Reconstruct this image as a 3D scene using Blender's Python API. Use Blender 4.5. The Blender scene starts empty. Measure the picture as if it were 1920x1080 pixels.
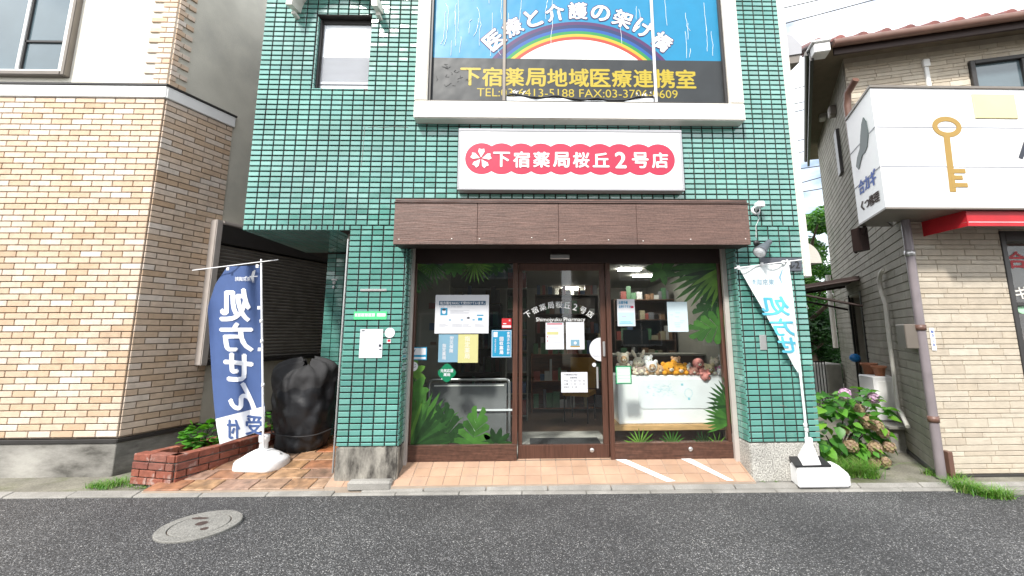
import bpy, bmesh, math, random
from mathutils import Vector, Matrix
random.seed(7)
R = math.radians
scene = bpy.context.scene
# ------------------------------------------------------------------ camera
FL, PX, PY, CAMZ = 790.0, 1010.0, 500.0, 1.52      # focal length and principal point in pixels of a 1920 px wide picture
PITCH, YAW, ROLL = math.atan(FL/5096), 0.0253, -0.004
fw = Vector((math.sin(YAW)*math.cos(PITCH), math.cos(YAW)*math.cos(PITCH), math.sin(PITCH)))
r0 = fw.cross(Vector((0, 0, 1))).normalized(); u0 = r0.cross(fw)
rt = (r0*math.cos(ROLL) + u0*math.sin(ROLL)).normalized(); up = rt.cross(fw)
cam = bpy.data.cameras.new('camera'); camo = bpy.data.objects.new('camera', cam)
scene.collection.objects.link(camo); scene.camera = camo
CAM = Vector((0, 0, CAMZ))
camo.matrix_world = Matrix(((rt.x, up.x, -fw.x, 0), (rt.y, up.y, -fw.y, 0), (rt.z, up.z, -fw.z, CAMZ), (0, 0, 0, 1)))
cam.sensor_width = 36; cam.lens = FL/1920*36
cam.shift_x = (960-PX)/1920; cam.shift_y = (PY-540)/1920
cam.clip_start = 0.05; cam.clip_end = 600
# ------------------------------------------------------------------ light
SUN_AZ, SUN_EL = R(206), R(45)
w = bpy.data.worlds.new('World'); scene.world = w; w.use_nodes = True
nt = w.node_tree; nt.nodes.clear()
wo = nt.nodes.new('ShaderNodeOutputWorld'); bg = nt.nodes.new('ShaderNodeBackground')
sky = nt.nodes.new('ShaderNodeTexSky'); sky.sky_type = 'NISHITA'; sky.sun_disc = False
sky.sun_elevation = SUN_EL; sky.sun_rotation = SUN_AZ; sky.air_density = 1.2; sky.dust_density = 2.0
tc = nt.nodes.new('ShaderNodeTexCoord'); mp = nt.nodes.new('ShaderNodeMapping'); mp.inputs['Scale'].default_value = (1, 1, 2.2)
nz = nt.nodes.new('ShaderNodeTexNoise'); nz.inputs['Scale'].default_value = 2.6; nz.inputs['Detail'].default_value = 7; nz.inputs['Roughness'].default_value = .55
cr = nt.nodes.new('ShaderNodeValToRGB'); cr.color_ramp.elements[0].position = .34; cr.color_ramp.elements[1].position = .50
nz2 = nt.nodes.new('ShaderNodeTexNoise'); nz2.inputs['Scale'].default_value = 5.5; nz2.inputs['Detail'].default_value = 5
cc = nt.nodes.new('ShaderNodeValToRGB')
cc.color_ramp.elements[0].position = .3; cc.color_ramp.elements[0].color = (8.5, 9.0, 9.6, 1)
cc.color_ramp.elements[1].position = .65; cc.color_ramp.elements[1].color = (14, 14.2, 14.5, 1)
mx = nt.nodes.new('ShaderNodeMix'); mx.data_type = 'RGBA'
L = nt.links.new
L(tc.outputs['Generated'], mp.inputs[0]); L(mp.outputs[0], nz.inputs['Vector']); L(mp.outputs[0], nz2.inputs['Vector'])
L(nz.outputs[0], cr.inputs[0]); L(nz2.outputs[0], cc.inputs[0]); L(cr.outputs[0], mx.inputs['Factor'])
L(sky.outputs[0], mx.inputs['A']); L(cc.outputs[0], mx.inputs['B']); L(mx.outputs['Result'], bg.inputs[0])
bg.inputs[1].default_value = 0.085; L(bg.outputs[0], wo.inputs[0])
sun = bpy.data.lights.new('sun', 'SUN'); sun.energy = 2.2; sun.angle = R(6); sun.color = (1, .96, .9)
suno = bpy.data.objects.new('sun', sun); scene.collection.objects.link(suno)
sd = Vector((math.sin(SUN_AZ)*math.cos(SUN_EL), math.cos(SUN_AZ)*math.cos(SUN_EL), math.sin(SUN_EL)))
suno.rotation_euler = sd.to_track_quat('Z', 'Y').to_euler()
scene.view_settings.view_transform = 'Standard'; scene.view_settings.look = 'None'
scene.view_settings.gamma = 1; scene.view_settings.exposure = 1.22
scene.render.engine = 'CYCLES'
scene.cycles.max_bounces = 8; scene.cycles.transparent_max_bounces = 16
# ------------------------------------------------------------------ helpers
def ray(px, py): return fw + rt*((px-PX)/FL) - up*((py-PY)/FL)
def at(px, py, Y):                       # point of a photograph pixel on the vertical plane y = Y
    d = ray(px, py); return CAM + d*((Y-CAM.y)/d.y)
def az(px, py, z):                       # ... on the horizontal plane z
    d = ray(px, py); return CAM + d*((z-CAMZ)/d.z)
def proj(p):
    d = Vector(p)-CAM; k = d.dot(fw); return PX+FL*d.dot(rt)/k, PY-FL*d.dot(up)/k
def frame(x, y, ang=0, z=0):             # local x along the wall, local -y outward, z up
    return Matrix.Translation((x, y, z)) @ Matrix.Rotation(R(ang), 4, 'Z')
I4 = Matrix.Identity(4)
C = scene.collection
def tag(o, label=None, cat=None, group=None, kind=None):
    if label: o['label'] = label
    if cat: o['category'] = cat
    if group: o['group'] = group
    if kind: o['kind'] = kind
    return o
def empty(name, loc, label=None, cat=None, group=None, rz=0):
    o = bpy.data.objects.new(name, None); C.objects.link(o)
    o.empty_display_size = .1
    o.matrix_basis = Matrix.Translation(loc) @ Matrix.Rotation(rz, 4, 'Z')
    return tag(o, label, cat, group)
def place(name, me, mat, parent, mw):    # parent is a top-level Empty; mw is the world matrix
    if mat is not None and not me.materials: me.materials.append(mat)
    o = bpy.data.objects.new(name, me); C.objects.link(o)
    if parent is not None:
        o.parent = parent; o.matrix_parent_inverse = inv(parent)
    o.matrix_basis = mw
    return o
_inv = {}
def wmat(o):
    if o.parent is None: return o.matrix_basis.copy()
    return wmat(o.parent) @ o.matrix_parent_inverse @ o.matrix_basis
def inv(o):
    k = o.name
    if k not in _inv: _inv[k] = wmat(o).inverted()
    return _inv[k].copy()
class MB:
    def __init__(s, F=I4): s.v = []; s.f = []; s.F = F; s.sm = []; s.mi = []
    def add(s, vs, fs, smooth=False, mi=0):
        b = len(s.v); s.v += [s.F @ Vector(p) for p in vs]
        s.f += [tuple(b+i for i in f) for f in fs]; s.sm += [smooth]*len(fs); s.mi += [mi]*len(fs)
    def box(s, x0, x1, y0, y1, z0, z1, mi=0):
        s.add([(x0,y0,z0),(x1,y0,z0),(x1,y1,z0),(x0,y1,z0),(x0,y0,z1),(x1,y0,z1),(x1,y1,z1),(x0,y1,z1)],
              [(0,3,2,1),(4,5,6,7),(0,1,5,4),(1,2,6,5),(2,3,7,6),(3,0,4,7)], mi=mi)
    def quad(s, a, b, c, d, mi=0): s.add([a,b,c,d], [(0,1,2,3)], mi=mi)
    def poly(s, pts, mi=0): s.add(pts, [tuple(range(len(pts)))], mi=mi)
    def prism(s, pts, y0, y1, mi=0):     # outline in x,z extruded in y
        n = len(pts)
        s.add([(p[0],y0,p[1]) for p in pts]+[(p[0],y1,p[1]) for p in pts],
              [tuple(range(n)), tuple(range(2*n-1,n-1,-1))]+[(i,i+n,(i+1)%n+n,(i+1)%n) for i in range(n)], mi=mi)
    def slab(s, pts, z0, z1, mi=0):      # outline in x,y extruded in z
        n = len(pts)
        s.add([(p[0],p[1],z0) for p in pts]+[(p[0],p[1],z1) for p in pts],
              [tuple(range(n-1,-1,-1)), tuple(range(n,2*n))]+[(i,(i+1)%n,(i+1)%n+n,i+n) for i in range(n)], mi=mi)
    def lathe(s, prof, c=(0,0,0), n=20, axis='z', mi=0, smooth=True):
        vs = []
        for r, h in prof:
            for k in range(n):
                a = 2*math.pi*k/n; x, y = r*math.cos(a), r*math.sin(a)
                p = (x,y,h) if axis == 'z' else ((x,h,y) if axis == 'y' else (h,x,y))
                vs.append((c[0]+p[0], c[1]+p[1], c[2]+p[2]))
        fs = []
        for i in range(len(prof)-1):
            for k in range(n): fs.append((i*n+k, i*n+(k+1)%n, (i+1)*n+(k+1)%n, (i+1)*n+k))
        s.add(vs, fs, smooth, mi)
    def ball(s, c, r, n=12, m=8, mi=0, rot=None):
        if not hasattr(r, '__len__'): r = (r,r,r)
        vs = []
        for i in range(m+1):
            t = math.pi*i/m
            for k in range(n):
                a = 2*math.pi*k/n
                p = Vector((r[0]*math.sin(t)*math.cos(a), r[1]*math.sin(t)*math.sin(a), r[2]*math.cos(t)))
                if rot is not None: p = rot @ p
                vs.append((c[0]+p.x, c[1]+p.y, c[2]+p.z))
        s.add(vs, [(i*n+k, (i+1)*n+k, (i+1)*n+(k+1)%n, i*n+(k+1)%n) for i in range(m) for k in range(n)], True, mi)
    def tube(s, pts, r, n=8, mi=0, cap=True):
        pts = [Vector(p) for p in pts]; vs = []; u = None
        for i, p in enumerate(pts):
            t = (pts[min(i+1,len(pts)-1)]-pts[max(i-1,0)]).normalized()
            if u is None: u = t.orthogonal().normalized()
            else: u = (u - t*u.dot(t)).normalized()
            v = t.cross(u); rr = r[i] if hasattr(r, '__len__') else r
            for k in range(n):
                a = 2*math.pi*k/n; vs.append(p + (u*math.cos(a)+v*math.sin(a))*rr)
        fs = [(i*n+k, i*n+(k+1)%n, (i+1)*n+(k+1)%n, (i+1)*n+k) for i in range(len(pts)-1) for k in range(n)]
        s.add(vs, fs, True, mi)
        if cap:
            b = len(vs)-n; s.add(vs[:n], [tuple(range(n-1,-1,-1))], mi=mi); s.add(vs[b:], [tuple(range(n))], mi=mi)
    def mesh(s, name, mats=None, bevel=0, seg=1):
        me = bpy.data.meshes.new(name); me.from_pydata([tuple(v) for v in s.v], [], s.f)
        me.polygons.foreach_set('use_smooth', s.sm); me.polygons.foreach_set('material_index', s.mi)
        if mats is not None:
            for m in (mats if isinstance(mats, (list, tuple)) else [mats]): me.materials.append(m)
        if bevel:
            b = bmesh.new(); b.from_mesh(me)
            bmesh.ops.bevel(b, geom=b.edges[:], offset=bevel, segments=seg, affect='EDGES', clamp_overlap=True)
            b.to_mesh(me); b.free()
        me.update(); return me
    def build(s, name, mats, parent=None, bevel=0, seg=1):
        me = s.mesh(name, mats, bevel, seg)
        o = bpy.data.objects.new(name, me); C.objects.link(o)
        if parent is not None: o.parent = parent; o.matrix_parent_inverse = inv(parent)
        return o
def struct(o, label=None): return tag(o, label, kind='structure')
# ------------------------------------------------------------------ materials
def nodes(name):
    m = bpy.data.materials.new(name); m.use_nodes = True; t = m.node_tree
    return m, t, t.nodes['Principled BSDF']
def mul(c, k): return (min(c[0]*k, 1), min(c[1]*k, 1), min(c[2]*k, 1), 1)
def mat(name, col, rough=.6, metal=0, var=.12, vs=6, bump=0, bs=60, piece=0, pcols=None, stain=None, stain_scale=2.5,
        stain_lo=.5, stain_hi=.65, stretch=None, spec=.5, coat=0, trans=0, sss=0, wavy=0, fine=0, fs=150, tilt=0):
    m, t, b = nodes(name); N = t.nodes.new; K = t.links.new
    b.inputs['Roughness'].default_value = rough; b.inputs['Metallic'].default_value = metal
    b.inputs['Specular IOR Level'].default_value = spec
    b.inputs['Coat Weight'].default_value = coat; b.inputs['Coat Roughness'].default_value = .08
    geo = N('ShaderNodeNewGeometry'); pos = geo.outputs['Position']
    if stretch:
        mpn = N('ShaderNodeMapping'); mpn.inputs['Scale'].default_value = stretch; K(pos, mpn.inputs[0]); pos = mpn.outputs[0]
    n = N('ShaderNodeTexNoise'); n.inputs['Scale'].default_value = vs; n.inputs['Detail'].default_value = 6; K(pos, n.inputs['Vector'])
    r = N('ShaderNodeValToRGB'); r.color_ramp.elements[0].position = .3; r.color_ramp.elements[1].position = .7
    r.color_ramp.elements[0].color = (1-var,)*3+(1,); r.color_ramp.elements[1].color = (1+var,)*3+(1,)
    K(n.outputs[0], r.inputs[0])
    if piece or pcols:
        oi = N('ShaderNodeObjectInfo'); ad = N('ShaderNodeMath'); ad.operation = 'ADD'
        K(oi.outputs['Random'], ad.inputs[0]); K(geo.outputs['Random Per Island'], ad.inputs[1])
        fr = N('ShaderNodeMath'); fr.operation = 'FRACT'; K(ad.outputs[0], fr.inputs[0])
        pr = N('ShaderNodeValToRGB'); pr.color_ramp.interpolation = 'LINEAR'
        cols = pcols or [mul(col, 1-piece), mul(col, 1+piece)]
        while len(pr.color_ramp.elements) < len(cols): pr.color_ramp.elements.new(.5)
        for i, c in enumerate(cols):
            pr.color_ramp.elements[i].position = i/(len(cols)-1); pr.color_ramp.elements[i].color = tuple(c[:3])+(1,)
        K(fr.outputs[0], pr.inputs[0]); base = pr.outputs[0]
    else:
        rgb = N('ShaderNodeRGB'); rgb.outputs[0].default_value = tuple(col[:3])+(1,); base = rgb.outputs[0]
    mm = N('ShaderNodeMix'); mm.data_type = 'RGBA'; mm.blend_type = 'MULTIPLY'; mm.inputs['Factor'].default_value = 1
    K(base, mm.inputs['A']); K(r.outputs[0], mm.inputs['B']); out = mm.outputs['Result']
    if fine:
        n4 = N('ShaderNodeTexNoise'); n4.inputs['Scale'].default_value = fs; n4.inputs['Detail'].default_value = 3; K(geo.outputs['Position'], n4.inputs['Vector'])
        r4 = N('ShaderNodeValToRGB'); r4.color_ramp.elements[0].position = .38; r4.color_ramp.elements[1].position = .62
        r4.color_ramp.elements[0].color = (1-fine,)*3+(1,); r4.color_ramp.elements[1].color = (1+fine,)*3+(1,)
        K(n4.outputs[0], r4.inputs[0]); m4 = N('ShaderNodeMix'); m4.data_type = 'RGBA'; m4.blend_type = 'MULTIPLY'; m4.inputs['Factor'].default_value = 1
        K(out, m4.inputs['A']); K(r4.outputs[0], m4.inputs['B']); out = m4.outputs['Result']
    if stain:
        n2 = N('ShaderNodeTexNoise'); n2.inputs['Scale'].default_value = stain_scale; n2.inputs['Detail'].default_value = 8; n2.inputs['Roughness'].default_value = .65
        K(pos, n2.inputs['Vector'])
        r2 = N('ShaderNodeValToRGB'); r2.color_ramp.elements[0].position = stain_lo; r2.color_ramp.elements[1].position = stain_hi
        K(n2.outputs[0], r2.inputs[0]); m2 = N('ShaderNodeMix'); m2.data_type = 'RGBA'
        K(r2.outputs[0], m2.inputs['Factor']); K(out, m2.inputs['A']); m2.inputs['B'].default_value = tuple(stain[:3])+(1,)
        out = m2.outputs['Result']
    K(out, b.inputs['Base Color'])
    if sss: b.inputs['Subsurface Weight'].default_value = sss; b.inputs['Subsurface Scale'].default_value = .02
    if bump or wavy:
        bp = N('ShaderNodeBump'); n3 = N('ShaderNodeTexNoise'); n3.inputs['Scale'].default_value = bs if bump else wavy; n3.inputs['Detail'].default_value = 5 if bump else 1
        K(pos, n3.inputs['Vector']); K(n3.outputs[0], bp.inputs['Height'])
        bp.inputs['Strength'].default_value = bump if bump else .5; bp.inputs['Distance'].default_value = .01
        K(bp.outputs[0], b.inputs['Normal'])
    if tilt:                                   # every glazed tile sits at its own slight angle
        wn = N('ShaderNodeTexWhiteNoise'); wn.noise_dimensions = '1D'; K(fr.outputs[0], wn.inputs['W'])
        vm = N('ShaderNodeVectorMath'); vm.operation = 'MULTIPLY_ADD'; vm.inputs[1].default_value = (tilt,)*3
        va = N('ShaderNodeVectorMath'); va.operation = 'SUBTRACT'; va.inputs[1].default_value = (.5,.5,.5); K(wn.outputs['Color'], va.inputs[0])
        K(va.outputs[0], vm.inputs[0]); K(geo.outputs['Normal'], vm.inputs[2]); vn = N('ShaderNodeVectorMath'); vn.operation = 'NORMALIZE'; K(vm.outputs[0], vn.inputs[0])
        K(vn.outputs[0], bp.inputs['Normal'])
    m.diffuse_color = tuple(col[:3])+(1,)
    return m
def flat(name, col, rough=.45, **k): return mat(name, col, rough, var=.04, **k)
def emit(name, col, s):
    m, t, b = nodes(name); b.inputs['Base Color'].default_value = tuple(col)+(1,)
    b.inputs['Emission Color'].default_value = tuple(col)+(1,); b.inputs['Emission Strength'].default_value = s; return m
def glassmat(name, tint=(.97,.985,.975), ior=1.5, extra=0.0):
    m = bpy.data.materials.new(name); m.use_nodes = True; t = m.node_tree; t.nodes.clear()
    o = t.nodes.new('ShaderNodeOutputMaterial'); tr = t.nodes.new('ShaderNodeBsdfTransparent'); gl = t.nodes.new('ShaderNodeBsdfGlossy')
    f = t.nodes.new('ShaderNodeLayerWeight'); f.inputs[0].default_value = .5; pw = t.nodes.new('ShaderNodeMath'); pw.operation = 'POWER'; pw.inputs[1].default_value = 5
    mi = t.nodes.new('ShaderNodeMixShader'); a = t.nodes.new('ShaderNodeMath'); a.operation = 'MULTIPLY_ADD'
    t.links.new(f.outputs['Facing'], pw.inputs[0]); a.inputs[1].default_value = .9; a.inputs[2].default_value = .045+extra
    tr.inputs[0].default_value = tint+(1,); gl.inputs['Roughness'].default_value = .015
    t.links.new(pw.outputs[0], a.inputs[0]); t.links.new(a.outputs[0], mi.inputs[0]); t.links.new(tr.outputs[0], mi.inputs[1]); t.links.new(gl.outputs[0], mi.inputs[2]); t.links.new(mi.outputs[0], o.inputs[0])
    return m
def leafmat(name, cols, rough=.45):
    m, t, b = nodes(name); N = t.nodes.new; K = t.links.new
    g = N('ShaderNodeNewGeometry'); oi = N('ShaderNodeObjectInfo'); ad = N('ShaderNodeMath'); ad.operation = 'ADD'; fr = N('ShaderNodeMath'); fr.operation = 'FRACT'
    K(oi.outputs['Random'], ad.inputs[0]); K(g.outputs['Random Per Island'], ad.inputs[1]); K(ad.outputs[0], fr.inputs[0])
    r = N('ShaderNodeValToRGB')
    while len(r.color_ramp.elements) < len(cols): r.color_ramp.elements.new(.5)
    for i, c in enumerate(cols): r.color_ramp.elements[i].position = i/(len(cols)-1); r.color_ramp.elements[i].color = tuple(c)+(1,)
    K(fr.outputs[0], r.inputs[0]); K(r.outputs[0], b.inputs['Base Color']); b.inputs['Roughness'].default_value = rough
    tl = N('ShaderNodeBsdfTranslucent'); mi = N('ShaderNodeMixShader'); mi.inputs[0].default_value = .3
    hs = N('ShaderNodeHueSaturation'); hs.inputs['Value'].default_value = 1.5; hs.inputs['Saturation'].default_value = 1.1; K(r.outputs[0], hs.inputs['Color']); K(hs.outputs[0], tl.inputs[0])
    out = t.nodes['Material Output']; K(b.outputs[0], mi.inputs[1]); K(tl.outputs[0], mi.inputs[2]); K(mi.outputs[0], out.inputs[0])
    return m
M = {}
M['tile'] = mat('green_glazed_tile', (.11,.31,.26), .12, var=.16, vs=2.2, pcols=[(.085,.26,.215),(.11,.31,.26),(.135,.345,.295),(.095,.285,.25)], wavy=5, coat=1, spec=.9, tilt=.10, stain=(.17,.33,.30), stain_scale=.9, stain_lo=.48, stain_hi=.85)
M['grout'] = mat('dark_tile_grout', (.045,.038,.034), .9, var=.3, vs=8, bump=.3)
M['brick'] = mat('cream_brick_tile', (.6,.45,.3), .6, var=.1, vs=14, pcols=[(.50,.35,.225),(.60,.46,.335),(.66,.555,.46),(.55,.40,.27),(.62,.49,.375),(.68,.60,.52)], stain=(.36,.29,.22), stain_scale=1.4, stain_lo=.55, stain_hi=.95, bump=.4, bs=90)
M['mortar'] = mat('brown_mortar', (.33,.26,.20), .9, var=.2)
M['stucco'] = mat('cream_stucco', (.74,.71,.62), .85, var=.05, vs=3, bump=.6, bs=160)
M['stucco_side'] = mat('shaded_cream_stucco', (.56,.54,.46), .85, var=.1, vs=3, bump=.6, bs=160, stain=(.42,.41,.36), stain_scale=1.2, stain_lo=.5, stain_hi=.8)  # cream stucco again, the side wall's shade put into its colour, plus stains
M['whitepaint'] = mat('white_paint', (.8,.8,.78), .5, var=.04)
M['offwhite'] = mat('weathered_white_render', (.72,.69,.63), .65, var=.06, vs=5, bump=.2, bs=40, stain=(.6,.55,.46), stain_scale=3, stain_lo=.55, stain_hi=.85)
M['concrete'] = mat('concrete', (.42,.41,.38), .85, var=.18, vs=5, bump=.5, bs=70, fine=.12, fs=90)
M['footing'] = mat('stained_footing', (.42,.405,.37), .85, var=.15, vs=4, bump=.4, bs=60, stain=(.09,.085,.075), stain_scale=1.0, stain_lo=.36, stain_hi=.60, stretch=(1,1,2.6))
M['mould'] = mat('mouldy_concrete', (.33,.31,.27), .9, var=.2, vs=6, bump=.5, bs=70, stain=(.045,.04,.035), stain_scale=3.2, stain_lo=.40, stain_hi=.62, stretch=(2.2,2.2,.8))
M['granite'] = mat('pebble_dash', (.38,.37,.34), .8, var=.12, vs=6, bump=.8, bs=55, fine=.4, fs=75)
M['kerb'] = mat('kerb_concrete', (.26,.25,.23), .85, var=.2, vs=5, bump=.4, bs=70, piece=.08, fine=.1, fs=120, stain=(.20,.19,.17), stain_scale=3, stain_lo=.50, stain_hi=.75)
M['porch'] = mat('peach_porch_tile', (.42,.27,.185), .5, var=.12, vs=5, pcols=[(.38,.245,.165),(.43,.28,.19),(.46,.30,.21),(.40,.26,.18)], stain=(.34,.25,.19), stain_scale=3, stain_lo=.55, stain_hi=.8, bump=.25, bs=110)
M['porchgrout'] = mat('porch_grout', (.36,.29,.23), .9)
M['terra'] = mat('terracotta_paver', (.4,.22,.13), .55, var=.4, vs=12, pcols=[(.26,.16,.11),(.30,.19,.14),(.36,.20,.09),(.33,.22,.15),(.24,.14,.09),(.36,.13,.05),(.31,.21,.12)], bump=.5, bs=30, stain=(.12,.085,.06), stain_scale=4, stain_lo=.52, stain_hi=.75)
M['redbrick'] = mat('red_brick', (.3,.09,.05), .75, var=.25, vs=14, pcols=[(.22,.065,.04),(.27,.085,.05),(.17,.05,.035),(.25,.10,.07)], bump=.5, bs=60, stain=(.5,.42,.38), stain_scale=8, stain_lo=.54, stain_hi=.74)
M['redmortar'] = mat('grey_mortar', (.3,.27,.24), .9, var=.2)
M['brown'] = mat('brown_wood_grain_film', (.085,.04,.027), .4, var=.35, vs=4, stretch=(1.2,1.2,26), bump=.25, bs=5, fine=.15, fs=30)
M['brownv'] = mat('brown_wood_grain_upright', (.085,.038,.025), .38, var=.3, vs=4, stretch=(26,26,1.2), bump=.2, bs=5)
M['awn'] = mat('faded_brown_fascia', (.135,.078,.062), .5, var=.30, vs=4.5, stretch=(1.1,1.1,22), bump=.35, bs=6, fine=.14, fs=60)
M['awndark'] = mat('dark_brown_soffit', (.03,.015,.012), .6)
M['alu'] = mat('aluminium', (.62,.61,.6), .35, .8, var=.06)
M['aludark'] = mat('dark_bronze_aluminium', (.045,.042,.04), .4, .3, var=.1)
M['alugrey'] = mat('grey_brown_aluminium', (.2,.175,.15), .4, .3, var=.08)
M['alubeige'] = mat('beige_aluminium', (.55,.5,.46), .4, .2, var=.05)
M['shutter'] = mat('dark_bronze_shutter', (.25,.23,.21), .45, .2, var=.15)
M['white'] = flat('white_plastic', (.85,.85,.85), .35)
M['black'] = flat('black_plastic', (.02,.02,.022), .5)
M['steel'] = mat('brushed_steel', (.55,.56,.57), .3, .9, var=.15, vs=2, stretch=(1,1,20))
M['signframe'] = flat('sign_frame_grey', (.40,.40,.42), .35)
M['paper'] = flat('white_paper', (.62,.63,.66), .6)
M['ink'] = flat('dark_ink', (.03,.035,.05), .6)
M['greyink'] = flat('grey_ink', (.35,.36,.4), .6)
M['navy'] = flat('navy_ink', (.02,.08,.15), .6)
M['cyan'] = flat('cyan_print', (.01,.24,.42), .5)
M['skyblue'] = flat('sky_blue_vinyl', (.0,.20,.38), .4, wavy=5)
M['paleblue'] = flat('pale_blue_paper', (.17,.32,.42), .6)
M['yellowpaper'] = flat('pale_yellow_paper', (.52,.50,.22), .6)
M['panel'] = mat('dark_grey_vinyl', (.020,.024,.026), .42, var=.15, vs=4, wavy=6)
M['yellow'] = flat('yellow_vinyl', (.42,.32,.02), .45)
M['pink'] = flat('pink_red_vinyl', (.45,.024,.065), .4)
M['red'] = mat('red_canvas', (.48,.012,.02), .55, var=.08)
M['signwhite'] = mat('sign_face_white', (.86,.86,.86), .3, var=.01)
M['green'] = flat('green_print', (.0,.17,.075), .45)
M['greenlite'] = flat('light_green_print', (.08,.55,.22), .45)
M['greenpale'] = flat('pale_green_print', (.45,.80,.50), .45)
M['gold'] = flat('gold_paint', (.36,.22,.04), .4)
M['blueink'] = flat('blue_ink', (.03,.10,.42), .5)
M['wood'] = mat('pale_wood', (.55,.34,.15), .5, var=.2, vs=3, stretch=(2,2,20))
M['orangebrown'] = mat('warm_brown_wood', (.19,.075,.035), .4, var=.25, vs=3, stretch=(2,2,18))
M['glass'] = glassmat('shop_glass')
M['windowglass'] = mat('house_window_glass', (.10,.14,.16), .08, var=.15, vs=1.5, coat=1)
M['frost'] = mat('pale_blind_behind_glass', (.82,.85,.88), .25, var=.07, vs=2.5, coat=.8, stretch=(1,1,6))
M['bag'] = mat('black_garden_fleece', (.014,.015,.018), .5, var=.12, vs=5, bump=1.0, bs=11)
M['bagtop'] = mat('faded_black_fleece', (.035,.035,.037), .8, var=.12, vs=12, bump=.5, bs=300)
M['flagblue'] = mat('blue_flag_cloth', (.055,.10,.25), .8, var=.07, vs=6, bump=.2, bs=400)
M['flagwhite'] = mat('white_flag_cloth', (.72,.74,.78), .8, var=.05, bump=.2, bs=400)
M['flagpale'] = mat('pale_flag_cloth', (.76,.80,.80), .8, var=.05, bump=.2, bs=400)
M['flagink'] = flat('flag_letter_white', (.80,.82,.86), .8)
M['flaginkblue'] = flat('flag_letter_blue', (.055,.10,.25), .8)
M['flaginkcyan'] = flat('flag_letter_cyan', (.10,.47,.62), .8)
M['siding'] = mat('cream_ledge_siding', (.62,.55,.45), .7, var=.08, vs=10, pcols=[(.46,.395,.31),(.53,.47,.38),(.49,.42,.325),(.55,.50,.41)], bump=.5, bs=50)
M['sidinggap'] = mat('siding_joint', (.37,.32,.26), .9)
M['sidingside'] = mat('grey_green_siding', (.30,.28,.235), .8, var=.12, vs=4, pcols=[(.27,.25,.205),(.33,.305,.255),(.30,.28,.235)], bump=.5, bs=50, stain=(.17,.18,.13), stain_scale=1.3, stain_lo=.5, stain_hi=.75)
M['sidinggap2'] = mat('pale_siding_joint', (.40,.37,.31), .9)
M['rooftile'] = mat('red_roof_tile', (.17,.05,.04), .5, var=.3, vs=12, piece=.2, bump=.4)
M['gutter'] = mat('brown_gutter', (.15,.08,.06), .4, var=.15)
M['moss'] = mat('mossy_concrete', (.19,.18,.145), .9, var=.25, vs=3, bump=.6, bs=40, stain=(.10,.11,.05), stain_scale=2.2, stain_lo=.5, stain_hi=.7, fine=.15, fs=60)
M['rust'] = mat('rusty_iron', (.055,.035,.03), .8, var=.3, vs=30, bump=.5)
M['castconc'] = mat('worn_manhole_concrete', (.20,.195,.18), .85, var=.12, vs=8, bump=.4, bs=60, fine=.25, fs=100)
M['leafhyd'] = leafmat('hydrangea_leaf', [(.03,.12,.02),(.07,.23,.03),(.13,.36,.03),(.05,.18,.03),(.19,.42,.04)])
M['leafger'] = leafmat('geranium_leaf', [(.04,.15,.02),(.08,.26,.03),(.14,.36,.04)])
M['leaftree'] = leafmat('tree_leaf', [(.03,.10,.02),(.06,.19,.03),(.10,.27,.04),(.15,.34,.05)])
M['leafdark'] = leafmat('shrub_leaf', [(.015,.05,.015),(.03,.10,.02),(.05,.15,.03)])
M['grass'] = leafmat('grass_blade', [(.06,.17,.02),(.10,.28,.03),(.16,.36,.05),(.28,.30,.12)])
M['bark'] = mat('bark', (.10,.07,.05), .9, var=.3, vs=20, bump=.7)
M['flowerdry'] = leafmat('dried_hydrangea_petal', [(.34,.24,.15),(.44,.32,.20),(.38,.26,.20),(.36,.32,.16)], .8)
M['flowerpink'] = leafmat('pink_hydrangea_petal', [(.52,.32,.48),(.66,.48,.62),(.58,.38,.52)], .8)
M['terracotta'] = mat('terracotta_pot', (.42,.17,.09), .7, var=.2)
M['soil'] = mat('soil', (.06,.04,.03), .95, var=.4, vs=30, bump=.8)
M['roomwall'] = mat('interior_wall', (.27,.265,.23), .8, var=.05)
M['roomdark'] = mat('interior_dark_wood', (.08,.045,.03), .4, var=.2, vs=3)
M['roomfloor'] = mat('interior_floor', (.13,.085,.06), .35, var=.15, vs=4)
M['rubbermat'] = mat('grey_door_mat', (.045,.045,.048), .9, var=.3, vs=60, bump=.6, bs=300)
M['decal1'] = mat('leaf_print_light', (.08,.2,.03), .4, var=.3, vs=9, pcols=[(.035,.10,.015),(.12,.25,.035),(.07,.17,.025)])
M['decal2'] = mat('leaf_print_dark', (.025,.09,.02), .4, var=.3, vs=9, pcols=[(.008,.03,.008),(.02,.07,.015)])
M['decal3'] = mat('leaf_print_mid', (.05,.19,.03), .4, var=.3, vs=9, pcols=[(.015,.055,.012),(.045,.14,.022),(.028,.09,.018)])
RB = [flat('rainbow_purple',(.06,.012,.09)), flat('rainbow_navy',(.004,.02,.10)), flat('rainbow_blue',(.0,.07,.30)), flat('rainbow_green',(.01,.22,.05)), flat('rainbow_yellow',(.45,.35,.02)), flat('rainbow_orange',(.40,.045,.02))]
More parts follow.
